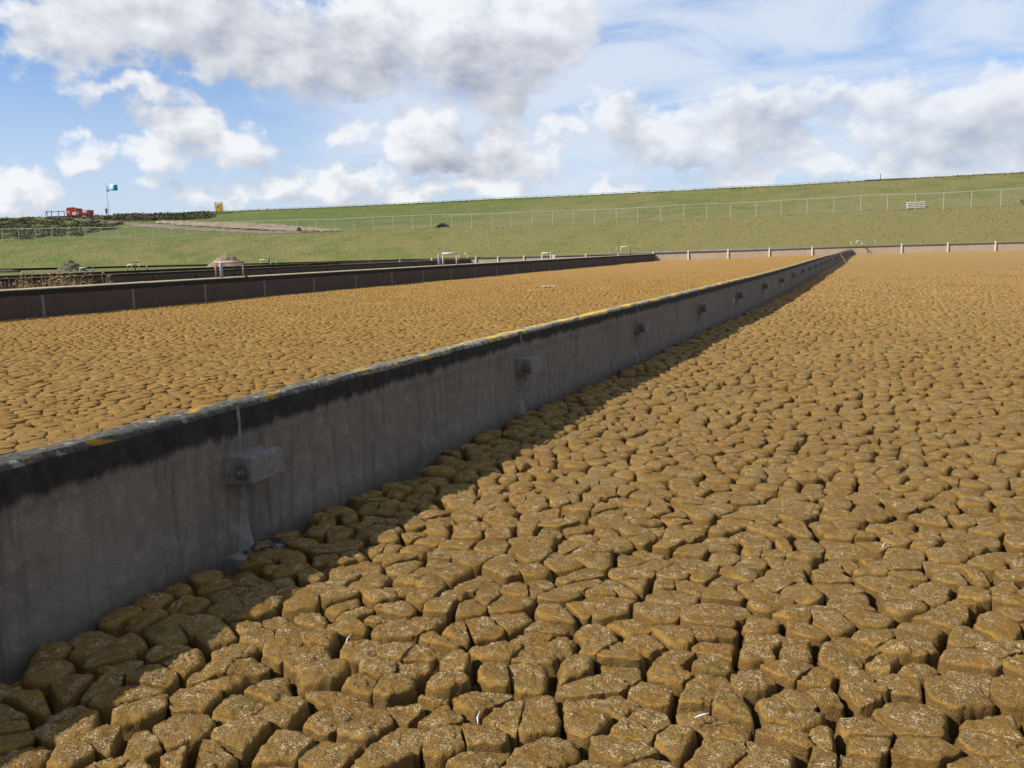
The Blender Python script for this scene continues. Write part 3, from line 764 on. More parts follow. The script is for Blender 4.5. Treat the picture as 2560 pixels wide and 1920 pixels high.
# strip of ground between end wall and toe: gravel path and verge
nx = 90; xs = np.linspace(45, -150, nx); V = []
for x in xs:
    y0 = float(farY(x))+.3; z0 = ztop_far(x)+.02
    lam = np.interp(0, [0, 1], [0, 1])
    # matching toe point: same x along the toe line
    l = (x-TA.x)/(TB.x-TA.x); tp = TA+(TB-TA)*l; tz = float(np.interp(l, TL, TZ))
    for f_ in (0, .25, .5, .75, 1.04): V.append((x, y0+(tp.y-y0)*f_, z0+(tz-z0)*f_))
verge = fast_obj('verge', V, grid_quads(nx, 5), M_GRASS); tag(verge, kind='structure'); flip_up(verge)
V = []
for x in xs:
    y0 = float(farY(x))+.62; z0 = ztop_far(x)+.05; l = (x-TA.x)/(TB.x-TA.x); tz = float(np.interp(l, TL, TZ)); ty = (TA+(TB-TA)*l).y
    for w_ in (0, 1.0, 2.0): V.append((x, y0+w_, z0+(tz-z0)*(w_+.3)/max(ty-y0, 1)+.03))
path = fast_obj('path', V, grid_quads(nx, 3), M_PATH); tag(path, kind='structure'); flip_up(path)
# grass bank left of the last basin, and reed basin floors
def sheet(name, x0, x1, y0, z0, mat, amp=.05, dx=0):
    ys = np.linspace(y0, 131, 60); xx = np.linspace(x0, x1, 24); X, Y = np.meshgrid(xx, ys, indexing='ij'); Y = np.minimum(Y, farY(X))
    Z = z0+amp*fbm(np.stack([X*.4, Y*.4, 0*X], -1), 3)
    o = fast_obj(name, np.stack([X, Y, Z], -1).reshape(-1, 3), grid_quads(24, 60), mat); flip_up(o); return tag(o, kind='structure')
sheet('grass_bank', -180, -79.3, 30, .80, M_GRASS)
sheet('basin_floor', -57.2, -30.6, 5, .0, M_SOIL)
sheet('basin_floor', -79.2, -57.3, 30, .0, M_SOIL)

# loose tufts give the slope its rough nap
def tufts(n, seed, lo, hi, tl, th, h, mat, name, lab, cat, dens=None):
    rg = np.random.default_rng(seed)
    la = rg.uniform(lo, hi, n); tt = rg.uniform(tl, th, n)
    P = dike_pt(la, tt)
    a = rg.random(n)*6.28; hh = h*(.4+.9*rg.random(n)); w = hh*(.35+.35*rg.random(n))
    dx = np.stack([np.cos(a), np.sin(a), 0*a], -1)*w[:, None]; lean = np.stack([rg.normal(0, .35, n)*hh, rg.normal(0, .35, n)*hh, hh], -1)
    V = np.stack([P-dx-[0, 0, .03], P+dx-[0, 0, .03], P+lean], 1).reshape(-1, 3)
    o = fast_obj(name, V, np.zeros((0, 4), int), mat, tris=np.arange(3*n).reshape(-1, 3), smooth=True)
    up = np.array([.05, -.32, .94])+rg.normal(0, .16, (n, 3)); up /= np.linalg.norm(up, axis=1, keepdims=True)   # shading normals set to the slope, so blades show no dark backs
    o.data.normals_split_custom_set(np.repeat(up, 3, 0).tolist())
    return tag(o, lab, cat, kind='stuff')
tufts(36000, 1, -.1, 1.08, .02, 2.0, .10, M_BLADE, 'grass', 'rough green and straw coloured grass covering the long dike slope', 'grass')
tufts(9000, 2, .18, 1.08, 1.95, 2.0, .14, M_BLADE, 'crest_grass', 'taller ragged grass along the dike crest', 'grass')
# brambles on the left shoulder of the dike
def scrub():
    rg = np.random.default_rng(9); Vs = []
    def clump(l, t, r, n):
        P = dike_pt(np.array([l]), np.array([t]))[0]
        c = rg.normal(0, .42, (n, 3))*np.array([r, r, r*.22]); c[:, 2] = np.abs(c[:, 2]); c += P
        s = .10+.16*rg.random((n, 1)); d1 = rg.normal(0, 1, (n, 3)); d1 /= np.linalg.norm(d1, axis=1, keepdims=True); d2 = np.cross(d1, rg.normal(0, 1, (n, 3))); d2 /= np.linalg.norm(d2, axis=1, keepdims=True)
        Vs.append(np.stack([c-d1*s, c+d2*s*.7, c+d1*s, c-d2*s*.7], 1).reshape(-1, 3))
    for _ in range(520):
        px_ = rg.uniform(-150, 525); l = lam_of(px_, 540, CA, CB)
        top = 1.985
        low = 1.12 if px_ < 150 else (1.12+.35*(px_-150)/150 if px_ < 300 else 1.70)
        t = rg.uniform(low, top)
        clump(l, t, rg.uniform(.9, 2.4), 85)
    for _ in range(0):
        px_ = rg.uniform(560, 2560); l = lam_of(px_, 490, CA, CB); clump(l, rg.uniform(1.93, 1.99), rg.uniform(.4, .8), 40)
    V = np.concatenate(Vs); n = len(V)//4
    return tag(fast_obj('bramble_scrub', V, np.arange(4*n).reshape(-1, 4), M_SCRUB, smooth=False), 'dark brambles and scrub covering the left shoulder of the dike', 'scrub', kind='stuff')
scrub()
# dirt track climbing to the crest, with a cut sandy bank above it
def slope_strip(name, pts, mat, lift, jag=0.0, seed=0):
    rg = np.random.default_rng(seed); V = []; n = 70; pts = np.array(pts, float)
    for i in range(n):
        u = i/(n-1)*(len(pts)-1); k = min(int(u), len(pts)-2); f_ = u-k
        x, y0, y1 = pts[k]+(pts[k+1]-pts[k])*f_
        for q, y in ((0, y0), (.33, y0+(y1-y0)*.33), (.66, y0+(y1-y0)*.66), (1, y1)):
            best = None
            l0 = lam_of(x, y, CA, CB)
            # walk up the slope until the sight line meets it
            tt = np.linspace(1.02, 2.0, 200); lo_ = np.array([lam_of(x, y, Vector(dike_pt(np.array([-.5]), np.array([t]))[0]), Vector(dike_pt(np.array([1.2]), np.array([t]))[0]))*1.7-.5 for t in (1.02, 1.5, 2.0)])
            ll = np.interp(tt, [1.02, 1.5, 2.0], lo_); P = dike_pt(ll, tt)
            _, yy, _ = project(P); j = int(np.argmin(np.abs(yy-y)))
            p = P[j]; V.append((p[0], p[1], p[2]+lift*(1 if 0 < q < 1 else .2)+jag*rg.random()))
    o = fast_obj(name, V, grid_quads(n, 4), mat); flip_up(o); return o
tag(slope_strip('dirt_track', [(140, 544, 548), (230, 547, 553), (300, 553, 561), (400, 562, 571), (500, 568, 577), (650, 577, 584), (760, 580, 584), (815, 582, 583)], M_DIRT, .22), kind='structure')
tag(slope_strip('sand_bank', [(390, 556, 559), (440, 554, 563), (540, 556, 570), (650, 560, 576), (740, 567, 580), (790, 573, 580), (850, 578, 579)], M_SCARP, .30, .22, 4), kind='structure')

# ------------------------------------------------------------------ chain fence on the bench
fence = tag(empty('mesh_fence', FA+(FB-FA)*.5), 'long galvanised wire fence with thin posts running along the dike slope', 'fence'); FO = Vector(fence.location)
FX = [(8, 1), (153, 1), (297, 1), (440, 1), (581, 1), (726, 1), (872, 1), (1014, 1), (1166, 1), (1316, 1), (1470, 1), (1620, 1), (1777, 1), (1927, 1), (2084, 1)]
posts = [-210, -165, -122, -80, -39]+[q[0]/3.456 for q in FX]+[640+q/3.456 for q in (30, 192, 353, 518, 682, 847, 1015, 1184, 1352, 1517, 1691, 1864, 2040, 2205)]
posts += [1280+q/3.456 for q in (172, 351, 531, 715, 902, 1087, 1283, 1482, 1683, 1891, 2107)]+[1920+q/3.456 for q in (111, 335, 566, 797, 1027, 1266, 1510, 1750, 2003, 2262)]+[2650, 2728, 2808]
FP = []
for x in posts:
    l = lam_of(x, 560, FA, FB); p = dike_pt(np.array([l]), np.array([1.0]))[0]; FP.append(Vector(p))
pm = MB(); pm.path([(0, 0, -.3), (0, 0, 2.42)], .045, 6); pm.box((0, 0, 2.43), (.09, .09, .03)); post0 = pm.build('post', M_GALV, fence)
for i, p in enumerate(FP):
    o = post0 if i == 0 else post0.copy()
    if i: COL.objects.link(o); o.parent = fence
    o.location = p-FO; o.rotation_euler = (random.uniform(-.012, .012), random.uniform(-.015, .015), 0)
for i in range(len(FP)-1):
    a, b_ = FP[i]-FO, FP[i+1]-FO
    MB().path([a+Vector((0, 0, 2.34)), b_+Vector((0, 0, 2.34))], .038, 5).build('top_rail', M_GALV, fence)
    w_ = MB()
    for h in (.15, .7, 1.25, 1.8): w_.path([a+Vector((0, -.03, h)), b_+Vector((0, -.03, h))], .004, 3, cap=False)
    n = 14
    for k in range(n):
        f0, f1 = k/n, (k+1)/n
        w_.path([a+(b_-a)*f0+Vector((0, -.03, .1)), a+(b_-a)*f1+Vector((0, -.03, 2.3))], .003, 3, cap=False)
        w_.path([a+(b_-a)*f0+Vector((0, -.03, 2.3)), a+(b_-a)*f1+Vector((0, -.03, .1))], .003, 3, cap=False)
    w_.build('wire_mesh', M_GALV, fence)

# guard rail on the crest
rail = tag(empty('guard_rail', CA+(CB-CA)*.5), 'thin pale guard rail along the dike crest against the sky', 'rail'); RO = Vector(rail.location)
rx = np.linspace(lam_of(560, 529, CA, CB), lam_of(2120, 455, CA, CB), 60); RP = [Vector(p) for p in dike_pt(rx, np.full(60, 2.0))]
for i in range(59):
    MB().path([RP[i]-RO+Vector((0, .2, .26)), RP[i+1]-RO+Vector((0, .2, .26))], .05, 6).build('rail', M_GALV, rail)
rp = MB(); rp.box((0, .2, .02), (.08, .08, .4)); rp0 = rp.build('post', M_WOOD, rail)
for i in range(60):
    o = rp0 if i == 0 else rp0.copy()
    if i: COL.objects.link(o); o.parent = rail
    o.location = RP[i]-RO

# ------------------------------------------------------------------ pipe frames and posts
def pipe_frame(label, base, ax, w, h, r, mats, foot=0.0, splay=0.0, left=True, right=True):
    root = tag(empty('pipe_frame', base), label, 'pipe frame', 'pipe frames beside the basin walls'); a = Vector(ax).normalized()
    if left: MB().path([a*(-w/2-splay)+Vector((0, 0, -.08)), a*(-w/2)+Vector((0, 0, h-r*2)), ], r, 8).build('leg', mats[0], root, True)
    MB().path([a*(-w/2-r), a*(w/2+r)], r*1.15, 8).build('crossbar', mats[1], root, True).location = (0, 0, h)
    if right:
        pts = [a*(w/2)+Vector((0, 0, h-r*2)), a*(w/2+splay*.3)+Vector((0, 0, -.06 if not foot else .12))]
        if foot: pts.append(a*(w/2+foot)+Vector((0, 0, -.05)))
        MB().path(pts, r*.9, 8).build('leg', mats[2], root, True)
    return root
def stake(label, base, h, r, mat, name='post'):
    b = MB(); b.path([(0, 0, -.08), (0, 0, h-.01), (0, 0, h)], [r, r, r*.8], 8)
    o = b.build(name, mat, None, True); o.location = base; return tag(o, label, 'post')
SX = (CR.x, CR.y, 0)
def on_wall2(px_): # a place on top of the second wall
    d = ray(px_, 690); k = -29.95/d.x; return Vector((-29.95, d.y*k, 1.05))
p = on_wall2(575); D = (p-CAM).dot(CF)
pipe_frame('red legged pipe frame with an elbowed dark foot standing on the dark wall', p, (0, 1, 0) if False else SX, 68*D/FPX, 37*D/FPX, .055, (M_PRED, M_PORANGE, M_RUST), foot=.22)
p = on_wall2(554); D = (p-CAM).dot(CF); stake('blue grey steel post inside the red legged pipe frame', p, 36*D/FPX, .085, M_PGREY)
p = on_wall2(1126); D = (p-CAM).dot(CF)
pipe_frame('pipe frame with white crossbar and faded orange legs beside a grey post', p, SX, 34*D/FPX, 28*D/FPX, .07, (M_PORANGE, M_PWHITE, M_PORANGE))
p = on_wall2(1099); D = (p-CAM).dot(CF); stake('grey steel post just left of the white topped orange pipe frame', p, 27*D/FPX, .10, M_PGREY)
p = on_wall2(1565); D = (p-CAM).dot(CF)
pipe_frame('white barred pipe frame with thin rusty legs near the far end of dark wall', p, SX, 23*D/FPX, 20*D/FPX, .07, (M_PORANGE, M_PWHITE, M_RUST))
p = on_wall2(1543); D = (p-CAM).dot(CF); stake('thin grey post left of the farthest pipe frame on the dark wall', p, 21*D/FPX, .07, M_PGREY)
def behind(px_, y=None, x=None, z=1.0):
    d = ray(px_, 650)
    k = (y/d.y) if y else (x/d.x); return Vector((d.x*k, d.y*k, z))
def at_far(px_, off=.2):
    d = ray(px_, 640); k = 130/d.y
    for _ in range(6): k = (float(farY(d.x*k))+off)/d.y
    return Vector((d.x*k, d.y*k, ztop_far(d.x*k)+.16))
p = behind(1371, y=118, z=.0); D = (p-CAM).dot(CF)
fr = pipe_frame('white three legged pipe frame standing beyond the dark wall', p, SX, 30*D/FPX, 1.55, .085, (M_PWHITE, M_PWHITE, M_PWHITE), splay=.25)
MB().path([Vector(SX)*.35+Vector((0, 0, 0)), Vector(SX)*.3+Vector((0, 0, 1.5))], .07, 8).build('leg', M_PWHITE, fr, True)
p = at_far(2147); D = (p-CAM).dot(CF)
pipe_frame('small white pipe frame at the far end of the block studded wall', p, SX, 14*D/FPX, 11*D/FPX, .06, (M_PORANGE, M_PWHITE, M_PWHITE))
stake('short white stake left of the small white pipe frame at the wall end', at_far(2127), .6, .05, M_PWHITE)
stake('lone grey stake on the path right of the long wall end', at_far(2187, 1.0), .72, .05, M_GALV)
b = MB(); q = at_far(2158, -.15)-Vector((0, 0, .1)); b.path([q, q+Vector((.25, -.25, -.05)), q+Vector((.5, -.5, -.35)), q+Vector((.62, -.6, -.7)), q+Vector((.60, -.65, -.98))], .055, 7)
ho = b.build('hose', M_PDARK, None, True); tag(ho, 'dark bent hose hanging over the pale end wall', 'hose')
p = on_wall2(1166); p = behind(1166, y=float(farY(-57))-1.5, z=.95); D = (p-CAM).dot(CF)
pipe_frame('little white hook shaped pipe at the end of the brown wall', p, SX, 7*D/FPX, 12*D/FPX, .07, (M_PWHITE, M_PWHITE, M_PWHITE), left=False)
stake('small white stub at the end of the brown wall', behind(1148, y=130, z=.95), .55, .09, M_PWHITE)
stake('thin grey stake on the verge right of the brown wall end', at_far(1190, 2.0), .75, .06, M_GALV)
p = behind(661, x=-80.2, z=.95); D = (p-CAM).dot(CF)
pipe_frame('pale green barred pipe frame right of the tall spoil heap', p, SX, 21*D/FPX, 12*D/FPX, .06, (M_PORANGE, M_PWHITE, M_PDARK))
stake('thin black post beside the pale green barred pipe frame', behind(673.5, x=-80.3, z=.9), .95, .045, M_PDARK)
stake('white stub at the foot of the thin black post', behind(676, x=-80.0, z=.85), .40, .06, M_PWHITE)
stake('grey post between the tall spoil heap and the end of the low wall', behind(691, x=-80.4, z=.9), .58, .10, M_PGREY)
p = behind(206, x=-82, z=.85); D = (p-CAM).dot(CF)
pipe_frame('white barred pipe frame just right of the weedy rubble heap', p, SX, 16*D/FPX, 11*D/FPX, .055, (M_PWHITE, M_PWHITE, M_PGREY))
stake('grey post right of the weedy rubble heap', behind(231, x=-82.5, z=.85), .46, .07, M_PGREY)
p = behind(327, x=-82, z=.85); D = (p-CAM).dot(CF)
pipe_frame('slanting white barred pipe frame beside a black post', p, SX, 20*D/FPX, 13*D/FPX, .055, (M_PRED, M_PWHITE, M_PWHITE))
p = behind(337, x=-84, z=.85); D = (p-CAM).dot(CF)
pipe_frame('thin dark tall pipe frame behind the slanting white one', p, SX, 19*D/FPX, 19*D/FPX, .04, (M_PWHITE, M_PDARK, M_PWHITE))
stake('black post in front of the slanting white barred frame', behind(336, x=-81.4, z=.85), .75, .07, M_PDARK)
stake('grey post right of the slanting white barred frame', behind(366, x=-82, z=.85), .48, .09, M_PGREY)
b = MB(); q0, q1 = behind(-200, x=-150, z=.95), behind(46, x=-110, z=.95); b.path([q0, q1], .16, 8); tag(b.build('drain_pipe', M_PDARK, None, True), 'long black pipe lying on the grass at the left edge', 'pipe')

# ------------------------------------------------------------------ spoil heaps
def heap(name, label, base, r, h, mat, seed, rough=.16, sharp=1.0, ecc=1.0):
    n, k = 40, 90; V = []
    for i in range(n):
        for j in range(k):
            u = i/(n-1); a = j*2*math.pi/k
            V.append((u*r*math.cos(a)*ecc, u*r*math.sin(a), 0))
    V = np.array(V); u = np.hypot(V[:, 0]/ecc, V[:, 1])/r
    z = h*np.clip(1-u, 0, 1)**sharp
    z = np.where(u < .25, z-h*.25*(.25-u)**2*4, z)
    Pn = np.stack([V[:, 0]*2.4+seed, V[:, 1]*2.4, z*2.4], -1)
    z = z+rough*h*fbm(Pn, 4)*np.clip(1.15-u, 0, 1)*np.clip(u*6, .35, 1); V[:, 2] = z-.12
    V[:, :2] *= (1+.10*fbm(np.stack([np.cos(V[:, 0]), V[:, 1], V[:, 2]*0+seed], -1), 2))[:, None]
    q = grid_quads(n, k); w_ = np.array([[i*k+k-1, (i+1)*k+k-1, (i+1)*k, i*k] for i in range(n-1)])
    o = fast_obj(name, V, np.concatenate([q, w_]), mat); o.location = base; flip_up(o); return tag(o, label, 'heap')
p = behind(566, x=-86, z=.85); D = (p-CAM).dot(CF)
heap('spoil_heap', 'tall conical heap of pale dry spoil behind the red legged pipe frame', p, 48*D/FPX, 36*D/FPX, M_SPOIL, 3, .20, .78)
p = behind(176, x=-86, z=1.1); D = (p-CAM).dot(CF)
h2 = heap('rubble_heap', 'low lumpy heap of weedy rubble near the left edge', p, 38*D/FPX, 27*D/FPX, M_SPOIL2, 8, .55, .9)

# ------------------------------------------------------------------ dry reeds behind the second wall
def reed(seed):
    rg = random.Random(seed); h = rg.uniform(1.0, 1.6)
    root = tag(empty('reed'), 'dry straw coloured reed standing behind the dark wall at left', 'reed', 'dry reeds behind the dark wall')
    lx, ly = rg.uniform(-.18, .22), rg.uniform(-.12, .12)
    pts = [(lx*f*f, ly*f*f, h*f) for f in (0, .35, .7, 1)]
    MB().path(pts, [.017, .015, .012, .008], 4).build('stalk', M_REED, root)
    b = MB()
    for k in range(3):
        z = h*rg.uniform(.3, .8); a = rg.uniform(0, 6.28); L = rg.uniform(.2, .4); f = z/h
        b.path([(lx*f*f, ly*f*f, z), (lx*f*f+.5*L*math.cos(a), ly*f*f+.5*L*math.sin(a), z+.14), (lx*f*f+L*math.cos(a), ly*f*f+L*math.sin(a), z+.02)], [.010, .012, .002], 3)
    b.build('leaf', M_REED, root)
    if rg.random() < .7:
        b = MB(); e = Vector(pts[-1]); dr = rg.choice((-1, 1))
        b.path([e, e+Vector((.05*dr, .02, .07)), e+Vector((.13*dr, .04, .07)), e+Vector((.19*dr, .05, .02))], [.008, .018, .016, .004], 6); b.build('plume', M_PLUME, root, True)
    return root
rr = random.Random(4)
for i in range(110):
    c = rr.choice((125, 150, 60, 200)) if rr.random() < .45 else None
    px_ = rr.gauss(c, 16) if c else rr.uniform(-40, 270)
    x = -rr.uniform(31.0, 34.6); d = ray(px_, 700); k = x/d.x
    o = reed(i); o.location = (x, d.y*k, -.02); o.rotation_euler.z = rr.uniform(0, 6.28)

# ------------------------------------------------------------------ things on the dike
def crest(px_, t=2.0, dz=0.0, py=540):
    l = lam_of(px_, py, CA, CB); 
    return Vector(dike_pt(np.array([l]), np.array([t]))[0])+Vector((0, 0, dz))
YAWD = math.atan2(SX[1], SX[0])
# red site cabin
p = crest(187); D = (p-CAM).dot(CF); U = D/FPX
rc = tag(empty('site_machine', p, YAWD), 'tall red site machine with white panel and dark roof on the dike crest', 'machine')
b = MB(); b.box((0, 0, .95), (3.1, 1.8, 1.75), bevel=.08); rb = b.build('body', M_REDM, rc)
b = MB(); b.box((-.6, 0, 1.95), (1.5, 1.5, .22), bevel=.05); b.box((-.05, 0, 2.1), (.12, .12, .3)); b.build('roof', M_TROUS, rc)
b = MB(); b.box((1.05, -.02, 1.62), (.9, 1.78, .38), bevel=.03); b.build('vent_hood', M_PDARK, rc)
b = MB(); b.box((.35, -.92, .62), (.9, .03, .75)); b.build('white_panel', M_WHITEP, rb)
b = MB(); b.box((1.2, -.92, .7), (.5, .03, .7)); b.build('pale_door', simple('pale_red', (.55, .25, .25)), rb)
b = MB(); b.path([(-1.0, -.9, 1.0), (-1.0, -.94, 1.0)], .25, 16); b.build('round_sign', M_WHITEP, rb)
b = MB(); b.box((-.75, -.92, .6), (.25, .03, .22)); b.build('label_plate', M_PORANGE, rb)
b = MB(); b.box((.6, -.92, 1.52), (.32, .03, .3)); b.build('yellow_plate', M_YEL, rb)
b = MB(); b.box((0, 0, .02), (2.9, 1.6, .16)); b.build('skid', M_TROUS, rc)
# second, lower red unit
p = crest(220); rc2 = tag(empty('site_generator', p, YAWD), 'low red boxy generator with a white sign beside the tall red machine', 'machine')
b = MB(); b.box((0, 0, .78), (2.3, 1.4, 1.1), bevel=.06); rb2 = b.build('body', M_REDM, rc2)
b = MB(); b.box((-.35, -.72, 1.0), (.95, .03, .5)); b.build('white_sign', M_WHITEP, rb2)
b = MB(); b.box((.9, -.72, .6), (.3, .03, .8)); b.build('side_vent', M_PDARK, rb2)
b = MB(); b.box((0, 0, .16), (2.1, 1.2, .16)); b.build('skid', M_TROUS, rc2)
b = MB(); b.box((.3, 0, 1.37), (.5, .5, .08)); b.build('cap', M_PDARK, rc2)
# timber rail at left
p = crest(141); tr = tag(empty('timber_rail', p, YAWD), 'dark timber post and rail barrier on the crest left of the red machine', 'fence')
for k, x in enumerate((-2.2, -1.1, .6, 1.95)):
    b = MB(); b.box((x, 0, .65), (.12, .12, 1.6)); b.build('post', M_WOOD, tr)
b = MB(); b.box((-.1, -.09, 1.25), (4.3, .07, .14)); b.build('rail', M_WOOD, tr)
b = MB(); b.path([(-2.75, 0, -.1), (-2.3, -.02, 1.5)], .07, 6); b.build('brace', M_WOOD, tr)
b = MB(); b.box((.3, 0, .1), (4.6, .3, .22)); b.build('sill', M_WOOD, tr)
stake('short dark stake between the low red generator and the person', crest(247), .55, .06, M_WOOD)
# flag pole and flag
p = crest(273); pole_top = Vector((-.10, 0, 7.6))
b = MB(); b.path([(0, 0, -.2), (-.05, 0, 3.5), pole_top], [.06, .05, .035], 8); fp = b.build('flag_pole', M_PGREY, None, True); fp.location = p; fp.rotation_euler.z = YAWD
tag(fp, 'tall thin leaning flag pole on the dike crest beside the person', 'pole')
mt, t, bb = material('flag_cloth'); tcn = t.new('ShaderNodeTexCoord'); so = t.sep(tcn.outputs['Object'])
n = t.noise(tcn.outputs['Object'], 1.6, 3)
c = t.mix(t.step(t.math('ADD', so[0], t.math('MULTIPLY', n, .8)), 1.7, 2.3), (.35, .60, .92), (.03, .36, .50))
c = t.mix(t.step(t.noise(t.mapping(tcn.outputs['Object'], (1, 1, 2)), 1.1, 2), .52, .6), c, (.78, .80, .84))
lw = t.noise(t.mapping(tcn.outputs['Object'], (4.5, 0, 2.0)), 1.4, 3, .6)
band = t.math('MULTIPLY', t.step(so[2], -.75, -.85), t.step(so[2], -1.5, -1.35))
c = t.mix(t.math('MULTIPLY', band, t.step(lw, .47, .52)), c, (.025, .035, .045)); t.put(bb.inputs['Base Color'], c)
M_FLAG = mt
nu, nv = 30, 14; V = []
for i in range(nu):
    for j in range(nv):
        u, v = i/(nu-1), j/(nv-1); x = .04+2.5*u
        V.append((x, .22*u*math.sin(7*u+1.2*v), .25*u+.12*math.sin(5*u)-1.55*v*(1-.25*u)-.10*u*v))
fl = fast_obj('flag', V, grid_quads(nu, nv), M_FLAG); fl.location = p+Quaternion((0, 0, 1), YAWD) @ Vector((-.09, 0, 6.85)); fl.rotation_euler.z = YAWD
sm = fl.modifiers.new('cloth', 'SOLIDIFY'); sm.thickness = .012
tag(fl, 'light blue and teal flag with dark lettering flying from the pole', 'flag')
# person in orange jacket
def skin_body(name, pts, edges, rad, mat, parent=None):
    me = bpy.data.meshes.new(name); me.from_pydata(pts, edges, []); me.materials.append(mat)
    o = link(bpy.data.objects.new(name, me), parent)
    sk = o.modifiers.new('skin', 'SKIN'); o.modifiers.new('sub', 'SUBSURF').levels = 1
    for i, r in enumerate(rad): me.skin_vertices[0].data[i].radius = (r, r) if not isinstance(r, tuple) else r
    me.skin_vertices[0].data[0].use_root = True
    return o
p = crest(267, dz=.05)
pts = [(0, 0, .95), (0, 0, 1.2), (0, 0, 1.42), (0, 0, 1.52), (0, -.01, 1.62), (0, -.01, 1.74), (-.19, 0, 1.40), (-.27, -.02, 1.12), (-.23, -.14, .92), (.19, 0, 1.40), (.27, -.02, 1.12), (.23, -.14, .92),
       (-.10, 0, .88), (-.12, -.02, .5), (-.12, .02, .1), (-.13, -.12, .04), (.10, 0, .88), (.12, .01, .5), (.13, .05, .1), (.14, -.10, .04)]
ed = [(0, 1), (1, 2), (2, 3), (3, 4), (4, 5), (2, 6), (6, 7), (7, 8), (2, 9), (9, 10), (10, 11), (0, 12), (12, 13), (13, 14), (14, 15), (0, 16), (16, 17), (17, 18), (18, 19)]
pe = skin_body('person', pts, ed, [.14, .15, .15, .06, .085, .10, .07, .05, .04, .07, .05, .04, .095, .07, .05, .045, .095, .07, .05, .045], M_SKIN)
pe.location = p; pe.rotation_euler.z = YAWD+.4; tag(pe, 'person in orange jacket and dark trousers standing at the foot of the flag pole', 'person')
skin_body('jacket', pts[:3]+pts[6:8]+pts[9:11], [(0, 1), (1, 2), (2, 3), (3, 4), (2, 5), (5, 6)], [.19, .20, .19, .10, .08, .10, .08], M_HIVIS, pe)
skin_body('trousers', [pts[0]]+pts[12:15]+pts[16:19], [(0, 1), (1, 2), (2, 3), (0, 4), (4, 5), (5, 6)], [.17, .12, .095, .08, .12, .095, .08], M_TROUS, pe)
skin_body('hood', [(0, .02, 1.52), (0, .02, 1.66), (0, .02, 1.74)], [(0, 1), (1, 2)], [.11, .125, .11], M_HIVIS, pe)
# yellow cabinet on a frame
p = crest(546, t=1.90, dz=.25, py=530); yc = tag(empty('yellow_cabinet', p, YAWD), 'yellow cabinet in a thin steel frame below the dike crest', 'cabinet')
b = MB(); b.box((0, 0, 1.15), (1.35, .7, 1.75), bevel=.04); yb = b.build('body', M_YEL, yc)
b = MB(); b.box((-.1, -.37, 1.2), (.22, .03, .3)); b.build('dark_sign', M_PDARK, yb)
b = MB(); b.box((-.25, -.37, 1.75), (.5, .03, .35)); b.build('white_sign', M_WHITEP, yb)
for x in (-.8, .8):
    for y in (-.4, .4): MB().path([(x, y, -.3), (x, y, 2.3)], .035, 6).build('frame_post', M_WOOD, yc)
for y in (-.4, .4): MB().path([(-.85, y, 2.28), (.85, y, 2.28)], .035, 6).build('frame_bar', M_WOOD, yc)
for x in (-.8, .8): MB().path([(x, -.4, 2.24), (x, .4, 2.24)], .035, 6).build('frame_bar', M_WOOD, yc)
# tyre half buried on the slope
def slope_at(px_, py_):
    tt = np.linspace(.05, 2.0, 400)
    A0 = [(Vector(dike_pt(np.array([-.4]), np.array([t]))[0]), Vector(dike_pt(np.array([1.2]), np.array([t]))[0])) for t in (.05, 1.0, 1.08, 2.0)]
    lo_ = [lam_of(px_, py_, a, b_)*1.6-.4 for a, b_ in A0]
    P = dike_pt(np.interp(tt, [.05, 1.0, 1.08, 2.0], lo_), tt); _, yy, _ = project(P); return Vector(P[int(np.argmin(np.abs(yy-py_)))])
p = slope_at(1106, 569); D = (p-CAM).dot(CF)
n, k = 40, 18; V = []
for i in range(n):
    for j in range(k):
        a, c = i*2*math.pi/n, j*2*math.pi/k
        rr_ = 1.02+.26*math.cos(c)+(.03*(i % 2) if math.cos(c) > .6 else 0); V.append((rr_*math.cos(a), .34*math.sin(c), rr_*math.sin(a)))
q = np.array([[i*k+j, ((i+1) % n)*k+j, ((i+1) % n)*k+(j+1) % k, i*k+(j+1) % k] for i in range(n) for j in range(k)])
ty = fast_obj('tyre', V, q, M_TYRE); ty.location = p+Vector((0, .1, -.42)); ty.rotation_euler = (R(-28), 0, YAWD+.05); ty.scale = (1.05, 1, 1.0)
tag(ty, 'large black tyre half buried in the grass behind the wire fence', 'tyre')
# black bin bags by the sand bank
p = slope_at(747, 581)
for i, (dx, s, lab) in enumerate(((0, .42, 'upper lump of black plastic lying on the sandy bank below the fence'), (.55, .25, 'small black lump right beside the bigger black plastic lump'))):
    n, k = 14, 18; V = []
    for a in range(n):
        for c in range(k):
            th, ph = math.pi*a/(n-1), 2*math.pi*c/k; r_ = s*(1+.22*math.sin(3*ph+i)*math.sin(2*th)+.1*math.sin(7*ph+5*th))
            V.append((r_*math.sin(th)*math.cos(ph)*1.15, r_*math.sin(th)*math.sin(ph), r_*math.cos(th)*1.2))
    q = np.array([[a*k+c, (a+1)*k+c, (a+1)*k+(c+1) % k, a*k+(c+1) % k] for a in range(n-1) for c in range(k)])
    o = fast_obj('plastic_sack', V, q, M_TYRE); o.location = p+Vector((dx, -.3*i, s*.8)); tag(o, lab, 'sack')
